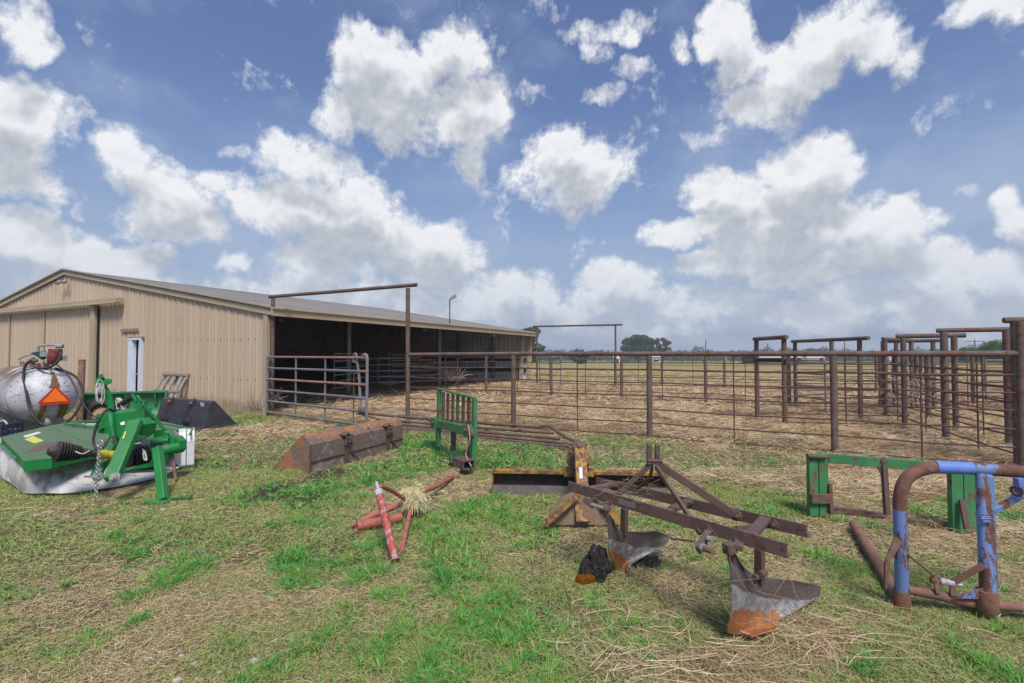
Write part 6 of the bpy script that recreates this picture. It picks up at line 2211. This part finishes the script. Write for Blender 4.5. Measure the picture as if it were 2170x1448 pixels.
# ------------------------------------------------------------------ blue chute gate
def make_blue():
    t = thing('chute_frame', 'tubular blue frame with peeling paint and rusted round corners, at the right edge', 'frame', (2.6, 3.0, 0))
    Yl, Yr = 2.98, 2.90
    pts = [at(1911, 1262, Yl + .02), at(1910, 1180, Yl), at(1907, 1080, Yl), at(1909, 1045, Yl), at(1921, 1015, Yl), at(1945, 998, Yl), at(1980, 990, Yl)]
    low = pts[:3]
    MB().tube(low, .0365, 18).build('post', M['blue'], t)
    MB().tube(smooth_path(pts[2:], 5), .0368, 18).build('bend', M['blue_bend'], t)
    MB().tube([at(1981, 990, Yl), at(2058, 993, Yl - .02)], .0378, 18).build('collar', M['blue_clean'], t)
    MB().tube([at(2057, 993, Yl - .02), at(2200, 1002, Yl - .10), at(2330, 1010, Yl - .2)], .0362, 18).build('top_tube', M['blue_bend'], t)
    MB().lathe(at(1911, 1282, Yl + .02) , (0, 0, 1), [(-.03, .0), (-.028, .035), (-.01, .046), (.03, .047), (.09, .043)], 18).build('foot', M['brown_rust'], t)
    # right upright: flattened tube
    MB().bar(at(2086, 1003, Yr + .03), at(2095, 1262, Yr - .02), .092, .055, up=(0, 1, 0), w2=.084).build('post', M['blue'], t, bevel=.022)
    MB().prism([at(2078, 1092, Yr - .034), at(2102, 1091, Yr - .034), at(2103, 1108, Yr - .034), at(2079, 1110, Yr - .034)], V(0, -.002, 0)).build('maker_plate', M['plate_blue'], t, smooth=False)
    m = MB()
    for y, x0, x1 in ((1095, 2081, 2099), (1099, 2080, 2101), (1103, 2085, 2098), (1106, 2083, 2100)):
        x = x0
        while x < x1:
            w = RND.uniform(1.0, 3.2)
            m.bar(at(x, y, Yr - .038), at(min(x + w, x1), y, Yr - .038), .001, .0042 if y < 1100 else .0022)
            x += w + .9
    m.build('plate_writing', M['label_white'], t, smooth=False)
    m = MB()
    m.lathe(at(2092, 1288, Yr - .02), (0, 0, 1), [(-.04, 0), (-.038, .035), (-.01, .052), (.05, .054), (.10, .05)], 18)
    m.build('foot', M['brown_rust'], t)
    # bottom tube
    MB().tube([at(1922, 1250, Yl), at(1990, 1262, Yl - .02), at(2060, 1279, Yl - .06), at(2180, 1288, Yl - .12), at(2330, 1296, Yl - .2)], [.024, .030, .030, .027, .027], 14).build('bottom_tube', M['brown_rust'], t)
    MB().lathe(at(2160, 1287, 2.87), (1, -.04, -.05), [(0, .029), (.05, .029)], 14).build('white_band', M['white'], t)
    MB().prism([at(2024, 1262, 2.9), at(2085, 1244, 2.88), at(2100, 1262, 2.86), at(2086, 1268, 2.88), at(2030, 1267, 2.9)], V(0, -.01, 0)).build('gusset', M['blue'], t, smooth=False)
    # latch parts
    m = MB()
    m.bar(at(2018, 1235, 2.93), at(2084, 1198, 2.86), .012, .035)
    m.bar(at(2018, 1232, 2.93), at(2020, 1264, 2.92), .012, .035, up=(1, 0, 0))
    m.bar(at(1982, 1222, 2.95), at(1988, 1258, 2.93), .012, .03, up=(1, 0, 0))
    m.build('latch_strap', M['brown_rust'], t, bevel=.003)
    ax = (at(2030, 1238, 2.92) - at(1975, 1228, 2.96)).normalized()
    MB().lathe(at(1972, 1229, 2.96), ax, [(0, .018), (.02, .022), (.03, .012), (.05, .012)], 12).build('latch_pin', M['brown_rust'], t)
    MB().lathe(at(1992, 1232, 2.95), ax, [(0, .020), (.065, .020), (.066, .010), (.11, .010)], 14).build('latch_roller', M['chip_grey'], t)
    MB().tube([at(1924, 1176, 2.94), at(1970, 1212, 2.95), at(1984, 1226, 2.95)], .007, 8).build('pull_rod', M['brown_rust'], t)
    # bent flat handle outside the left post
    m = MB()
    m.bar(at(1903, 1143, 2.93), at(1880, 1190, 2.88), .05, .012, up=(0, -1, 0), w2=.03)
    m.bar(at(1880, 1190, 2.88), at(1876, 1248, 2.86), .03, .012, up=(0, -1, 0), w2=.012)
    m.build('bent_handle', M['green_rusty'], t)
    # strut at the right edge
    m = MB()
    m.bar(at(2104, 1083, 2.95), at(2165, 1050, 3.05), .03, .035)
    m.build('strut', M['blue'], t, bevel=.004)
    MB().bar(at(2160, 1012, 3.02), at(2163, 1045, 3.02), .05, .04, up=(0, 1, 0)).build('strut', M['blue_clean'], t, bevel=.004)
    MB().torus(at(2154, 1041, 3.0), (1, .2, 0), .028, .008, 12, 6).build('ring', M['brown_rust'], t)


M['plate_blue'] = m_metal('plate_blue', (0.03, 0.075, 0.30), .4, .1, .1, ((.02, .05, .2), (.05, .1, .3)), 20, bump=0)
make_blue()

a, b = pz(1809, 1112, .035), pz(1905, 1268, .035)
tag(MB().tube([a, a.lerp(b, .5), b], [.036, .037, .037], 16).build('loose_pipe', M['brown_rust']), 'rusty pipe lying in the grass left of the blue frame', 'pipe')

# ------------------------------------------------------------------ stones, dry bush, weeds
def stone(px, py, r, label, seed):
    r *= .78
    c = pz(px, py, 0)
    rr = random.Random(seed)
    rows = []
    for i in range(7):
        th = math.pi * i / 6
        row = []
        for j in range(9):
            ph = 2 * math.pi * (j % 8) / 8
            q = V(math.sin(th) * math.cos(ph) * r * 1.2, math.sin(th) * math.sin(ph) * r, math.cos(th) * r * .6)
            k = 1 + .25 * math.sin(q.x * 190 + seed) * math.cos(q.y * 170 + seed * 2)
            row.append(c + V(q.x * k, q.y * k, q.z * k + float(ground_z(np.array(c.x), np.array(c.y))) + r * .25))
        rows.append(row)
    tag(MB().grid(rows).build('stone', M['stone'], smooth=False), label, 'stone', 'white stones in the grass')


stone(345, 1083, .035, 'white stone in the grass just below the green mower stand foot', 1)
stone(345, 1298, .012, 'tiny white stone left of a pair in the left foreground grass', 2)
stone(366, 1300, .012, 'tiny white stone right of a pair in the left foreground grass', 3)
stone(315, 1397, .020, 'pale stone leftmost of those along the bottom of the grass', 4)
stone(385, 1392, .018, 'pale flat stone second from the left near the bottom edge', 5)
stone(410, 1404, .016, 'small pale stone just right of the flat one near the bottom edge', 6)
stone(541, 1400, .026, 'largest cream stone near the bottom of the picture', 7)
stone(464, 1420, .014, 'small pale stone between the flat one and the largest cream one', 8)
stone(621, 1342, .010, 'tiny white chip in the grass above the largest cream stone', 9)
stone(375, 1441, .024, 'white stone cut by the bottom edge of the picture', 10)

def bush(cx, cy, Y, w, h, n, label, name='dead_bush', mat='bone', r=.006):
    m = MB()
    c = at(cx, cy, Y)
    for k in range(n):
        p = c + V(RND.gauss(0, w * .12), RND.gauss(0, w * .12), 0)
        a0 = RND.uniform(0, 6.28); el = RND.uniform(.3, 1.5)
        pts = [p]
        for i in range(5):
            p = p + V(math.cos(a0) * math.cos(el) * w, math.sin(a0) * math.cos(el) * w, math.sin(el) * h) * .14
            a0 += RND.gauss(0, .7); el -= RND.uniform(-.2, .35)
            pts.append(p)
        m.tube(pts, [r, r, r * .8, r * .6, r * .4, r * .3], 4, cap=False)
    tag(m.build(name, M[mat], smooth=False), label, 'bush')


bush(955, 806, 22.5, 1.3, 1.3, 46, 'pale dead bush in the barn opening right of the partition', r=.016)
bush(583, 850, 13.2, .7, .6, 14, 'bleached dead stems behind the foot of the tall gateway post', r=.007)
bush(545, 872, 12.6, .6, 1.1, 14, 'thin dark dead weed at the barn corner', mat='bark', r=.005)
bush(822, 816, 21.5, .6, .25, 12, 'small heap of bleached stems at the foot of the red stall post', r=.018)
bush(1915, 855, 12.2, 1.6, 1.6, 60, 'dead vine climbing the small frames of the alley', r=.010)
# ------------------------------------------------------------------ trees and far things
def leaf_cloud(blobs, n, size, seed=1, hollow=.55):
    """blobs: (x, y, z, rx, ry, rz). leaf-sized quads through each blob, denser to its shell, broken by noise"""
    rg = np.random.default_rng(seed)
    vol = np.array([b[3] * b[4] * b[5] for b in blobs]) ** .75
    which = rg.choice(len(blobs), n, p=vol / vol.sum())
    B_ = np.array(blobs)[which]
    d = rg.normal(size=(n, 3)); d /= np.linalg.norm(d, axis=1)[:, None]
    r = hollow + (1 - hollow) * rg.random(n) ** .6
    r *= 1 + .28 * (vnoise(d[:, 0] * 2 + B_[:, 0], d[:, 2] * 2 + B_[:, 2] * 1.3, 1.5, seed) - .5)
    c = B_[:, :3] + d * B_[:, 3:] * r[:, None]
    a = rg.normal(size=(n, 3)); a /= np.linalg.norm(a, axis=1)[:, None]
    b = np.cross(a, rg.normal(size=(n, 3))); b /= np.linalg.norm(b, axis=1)[:, None]
    s = size * rg.uniform(.6, 1.4, n)[:, None]
    co = np.stack([c - a * s, c + b * s * .55, c + a * s, c - b * s * .55], 1).reshape(-1, 3)
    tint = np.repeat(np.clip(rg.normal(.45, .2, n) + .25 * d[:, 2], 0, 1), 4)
    q = np.arange(n * 4)
    return co, q, tint


def tree(name, label, base, H, wid, nleaf, lsize, mat='leaf', group=None, seed=1, spread=1.0, low=.25, sparse=False, cat='tree'):
    rg = random.Random(seed)
    t = thing(name, label, cat, base, group)
    base = Vector(base)
    tr = MB()
    tr.tube([base - V(0, 0, .3), base + V(.02 * H, 0, H * .2), base + V(0, .02 * H, H * .4)], [H * .032, H * .024, H * .018], 8)
    blobs = []
    for k in range(26 if not sparse else 34):
        a = rg.uniform(0, 6.28); r = wid * .5 * math.sqrt(rg.random()) * .85
        z = H * rg.uniform(low + .05, .9) 
        lim = math.sqrt(max(0.05, 1 - ((z / H - .5) / .52) ** 2))
        x, y = r * math.cos(a) * lim, r * math.sin(a) * lim
        s = wid * rg.uniform(.12, .2) * (1 if not sparse else .6)
        blobs.append((base.x + x, base.y + y, base.z + z, s, s, s * .75))
        p0 = base + V(0, 0, H * rg.uniform(.16, .38))
        p2 = base + V(x, y, z)
        tr.tube([p0, p0.lerp(p2, .5) + V(0, 0, H * .03), p2, p2 + (p2 - p0).normalized() * s * .6], [H * .012, H * .008, H * .004, H * .001], 5)
    if not sparse:
        blobs.append((base.x, base.y, base.z + H * .58, wid * .36, wid * .36, H * .30))
    tr.build('trunk', M['bark'], t)
    co, q, tt = leaf_cloud(blobs, nleaf, lsize, seed)
    me = fast_mesh('crown', co, q, 4, M[mat], {'tint': tt}, org=base)
    link_mesh('crown', me, parent=t)
    return t


def ground_at(px, Y, dz=0):
    x = (px - CX) / FPX * Y
    return V(x, Y, float(gz(x, Y)) + dz)


tree('oak_tree', 'broad dense dark green oak rising beyond the field, left of the thinner tree', ground_at(1353, 215), 12.0, 14.6, 26000, .36, 'leaf', seed=4)
tree('oak_tree', 'thinner half bare tree with a ragged crown, just right of the dense oak', ground_at(1403, 210), 11.4, 10.5, 4200, .30, 'leaf_dry', seed=9, sparse=True)
tree('tree', 'green tree showing above and beside the far end of the barn', ground_at(1108, 75), 5.9, 6.4, 9000, .17, 'leaf', seed=12, low=.1)
tree('cedar_bush', 'low round dark cedar bush alone in the field left of the far gateway post', ground_at(1226, 140), 4.0, 5.6, 8000, .22, 'leaf_far', seed=15, low=.02, cat='bush')
tree('shrub', 'bright green shrub thicket at the right edge of the field', ground_at(2085, 95), 3.9, 9.5, 9000, .16, 'leaf_bright', seed=21, low=.0, cat='shrub')
tree('shrub', 'green shrub clump beyond the tall corner post, right of the thicket', ground_at(2150, 90), 4.6, 7.5, 8000, .16, 'leaf_bright', seed=22, low=.0, cat='shrub')
tree('shrub', 'small spiky dark tree at the foot of the crossarm pole', ground_at(2047, 120), 4.6, 3.6, 2600, .16, 'leaf_far', seed=23, low=.0, cat='shrub')


def treeline():
    rg = np.random.default_rng(33)
    blobs = []
    x = -40.0
    while x < 420:
        Y = 262 + rg.uniform(-14, 30)
        hh = 5.4 + 2.4 * float(fbm(x, 0, .03, 3, 3)) + rg.uniform(-.6, 1.1)
        if rg.random() < .03: hh += 2.2
        w = rg.uniform(2.6, 5.0)
        z0 = float(gz(x, Y))
        blobs.append((x, Y, z0 + hh * .45, w, w, hh * .52))
        if rg.random() < .5:
            blobs.append((x + 1, Y - 3, z0 + hh * .25, w * 1.2, w, hh * .3))
        x += rg.uniform(1.6, 3.4)
    co, q, tt = leaf_cloud(blobs, 70000, .55, 5, .5)
    me = fast_mesh('wood', co, q, 4, M['leaf_far'], {'tint': tt})
    tag(link_mesh('wood', me), 'long low line of woodland along the far edge of the pasture', 'wood', kind='stuff')
    # tall weeds along the pasture's far edge
    n = 30000
    x = rg.uniform(-40, 300, n); y = rg.uniform(222, 246, n)
    x2 = rg.uniform(60, 150, n // 2); y2 = rg.uniform(84, 130, n // 2)
    x, y = np.concatenate([x, x2]), np.concatenate([y, y2])
    global NR
    z = gz(x, y)
    k = len(x)
    co, q, tt = ribbons(np.stack([x, y, z], 1), NR.uniform(0, 6.28, k), np.where(y > 200, .9, .55) * NR.uniform(.6, 1.3, k), np.where(y > 200, .4, .12) + np.zeros(k), np.full(k, 1.3), np.full(k, 1.0), np.zeros(k), NR.uniform(.3, .7, k), 2)
    me = fast_mesh('field_weeds', co, q, 4, M['blades'], {'tint': tt})
    tag(link_mesh('field_weeds', me), 'tall rank weeds along the far edge of the pasture', 'weeds', kind='stuff')


treeline()


def far_building(name, label, px0, px1, Y, wall_h, roof_h, depth, rotflip=False, roofmat='roof_far', wallmat='white_far', cat='house', openings=()):
    a, b_ = ground_at(px0, Y), ground_at(px1, Y)
    t = thing(name, label, cat, a)
    z = a.z
    x0, x1 = a.x, b_.x
    m = MB()
    if rotflip:      # gable towards the camera
        xm = (x0 + x1) / 2
        m.prism([V(x0, Y, z - .3), V(x1, Y, z - .3), V(x1, Y, z + wall_h), V(xm, Y, z + wall_h + roof_h), V(x0, Y, z + wall_h)], V(0, depth, 0))
        m.build('wall', M[wallmat], t, smooth=False)
        m = MB()
        for s0, s1 in ((x0 - .3, xm), (x1 + .3, xm + .001)):
            m.bar(V(s0, Y - .2, z + wall_h - .05), V(s1, Y - .2, z + wall_h + roof_h + .1), .12, .10)
            m.prism([V(s0, Y - .3, z + wall_h - .05), V(s1, Y - .3, z + wall_h + roof_h + .14), V(s1, Y - .3, z + wall_h + roof_h + .26), V(s0, Y - .3, z + wall_h + .07)], V(0, depth + .6, 0))
        m.build('roof', M[roofmat], t, smooth=False)
    else:
        ym = Y + depth / 2
        m.prism([V(x0, Y, z - .3), V(x0, Y, z + wall_h), V(x0, ym, z + wall_h + roof_h), V(x0, Y + depth, z + wall_h), V(x0, Y + depth, z - .3)], V(x1 - x0, 0, 0))
        m.build('wall', M[wallmat], t, smooth=False)
        m = MB()
        for y0, y1 in ((Y - .4, ym), (Y + depth + .4, ym + .001)):
            m.prism([V(x0 - .4, y0, z + wall_h - .05), V(x0 - .4, y1, z + wall_h + roof_h + .14), V(x0 - .4, y1, z + wall_h + roof_h + .26), V(x0 - .4, y0, z + wall_h + .07)], V(x1 - x0 + .8, 0, 0))
        m.build('roof', M[roofmat], t, smooth=False)
    for (u0, u1, z0, z1) in openings:
        MB().box((x0 + (x1 - x0) * (u0 + u1) / 2, Y - .02, z + (z0 + z1) / 2), ((x1 - x0) * (u1 - u0), .05, z1 - z0)).build('window' if z0 > .5 else 'door', M['black'], t, smooth=False)
    return t


far_building('shed', 'small white gabled shed beyond the field between far gateway post and oak', 1303, 1314, 205, 2.6, 1.5, 4, True, 'white_far', openings=((.3, .7, 0, 1.9),), cat='shed')
far_building('house', 'low white house under the half bare tree', 1383, 1402, 200, 2.6, 1.4, 6, False, openings=((.55, .68, .9, 1.9), (.2, .33, .9, 1.9)))
far_building('farm_building', 'long low shed with a pale patched metal roof behind the dark cross rail', 1608, 1697, 118, 1.55, 1.15, 9, False, 'roof_far', 'dark_wood', cat='shed')
far_building('farm_building', 'small pale distant building right of the long low shed', 1712, 1745, 175, 2.0, 1.5, 6, False, 'roof_far', 'white_far', cat='shed')
far_building('farm_building', 'tiny white distant building behind the alley frames', 1885, 1893, 190, 2.4, 1.2, 5, True, 'white_far', 'white_far', cat='shed')


def cow(px, Y, label, rz=0.0):
    b = ground_at(px, Y)
    t = thing('cow', label, 'cow', b, 'cows beyond the field')
    m = MB()
    L = 1.9
    c = b + V(0, 0, 1.05)
    m.lathe(c - V(L / 2, 0, 0), (1, 0, .02), [(0, .12), (.1, .30), (.45, .36), (1.0, .38), (1.5, .36), (1.8, .26), (1.9, .1)], 14)
    m.tube([c + V(L * .42, 0, .1), c + V(L * .62, 0, .28), c + V(L * .78, 0, .2)], [.24, .17, .14], 10)
    m.tube([c + V(L * .74, 0, .24), c + V(L * .98, 0, .02)], [.15, .08], 10)
    for x in (-.38, .36):
        for y in (-.16, .16):
            m.tube([c + V(L * x, y, -.15), c + V(L * x + .03, y, -.55), c + V(L * x, y, -1.05)], [.13, .07, .055], 8)
    m.tube([c + V(-L * .5, 0, .15), c + V(-L * .55, 0, -.5)], [.04, .02], 6)
    m.build('body', M['cow'], t)


cow(1390, 196, 'black cow standing in front of the low white house')


def pole(px, top_y, Y, label, arms=0, lamp=False):
    b = ground_at(px, Y)
    tp = at(px, top_y, Y)
    t = thing('utility_pole', label, 'utility pole', b, 'utility poles')
    MB().lathe(b - V(0, 0, .3), (0, 0, 1), [(0, .20), (tp.z - b.z + .3, .13)], 10).build('shaft', M['pole_wood'], t)
    for k in range(arms):
        z = tp.z - .5 - 1.0 * k
        w = 2.6 if k == 0 else 1.4
        m = MB().bar(V(b.x - w, Y, z), V(b.x + w, Y, z), .14, .16)
        m.build('crossarm', M['pole_wood'], t)
        for f in (-.9, -.45, .45, .9):
            MB().lathe(V(b.x + w * f, Y, z + .08), (0, 0, 1), [(0, .07), (.22, .05)], 8).build('insulator', M['galv'], t)
    if lamp:
        MB().bar(V(b.x, Y, tp.z - .9), V(b.x + 1.5, Y, tp.z - 1.5), .1, .1).build('lamp_arm', M['galv'], t)


pole(1495.6, 722, 150, 'tall thin pole left of the small overhead frames, the taller of two')
pole(1490, 733, 190, 'short thin pole immediately left of the tall thin pole')
pole(1627, 728, 170, 'pole with a slanting lamp arm between the first overhead frame posts', lamp=True)
pole(1790, 723, 150, 'plain thin pole showing under the beam of the long frame on three posts')
pole(1944, 733, 190, 'short plain pole seen between the far alley frames')
pole(2066, 720, 130, 'pole with crossarms under the beam of the near alley frame', arms=2)
# ------------------------------------------------------------------ air: thin haze over the pasture
def make_haze():
    m = D.materials.new('pale_air')
    m.use_nodes = True
    t = NT(m.node_tree); t.n.clear()
    out = t.new('ShaderNodeOutputMaterial')
    pv = t.new('ShaderNodeVolumePrincipled')
    pv.inputs['Color'].default_value = (.84, .89, .96, 1)
    pv.inputs['Density'].default_value = .0009
    pv.inputs['Anisotropy'].default_value = .2
    t.l.new(pv.outputs[0], out.inputs['Volume'])
    mb = MB().box((0, 270, 7.5), (900, 700, 23))
    o = mb.build('haze', m, smooth=False)
    tag(o, 'thin pale haze over the whole pasture', 'haze', kind='stuff')


make_haze()
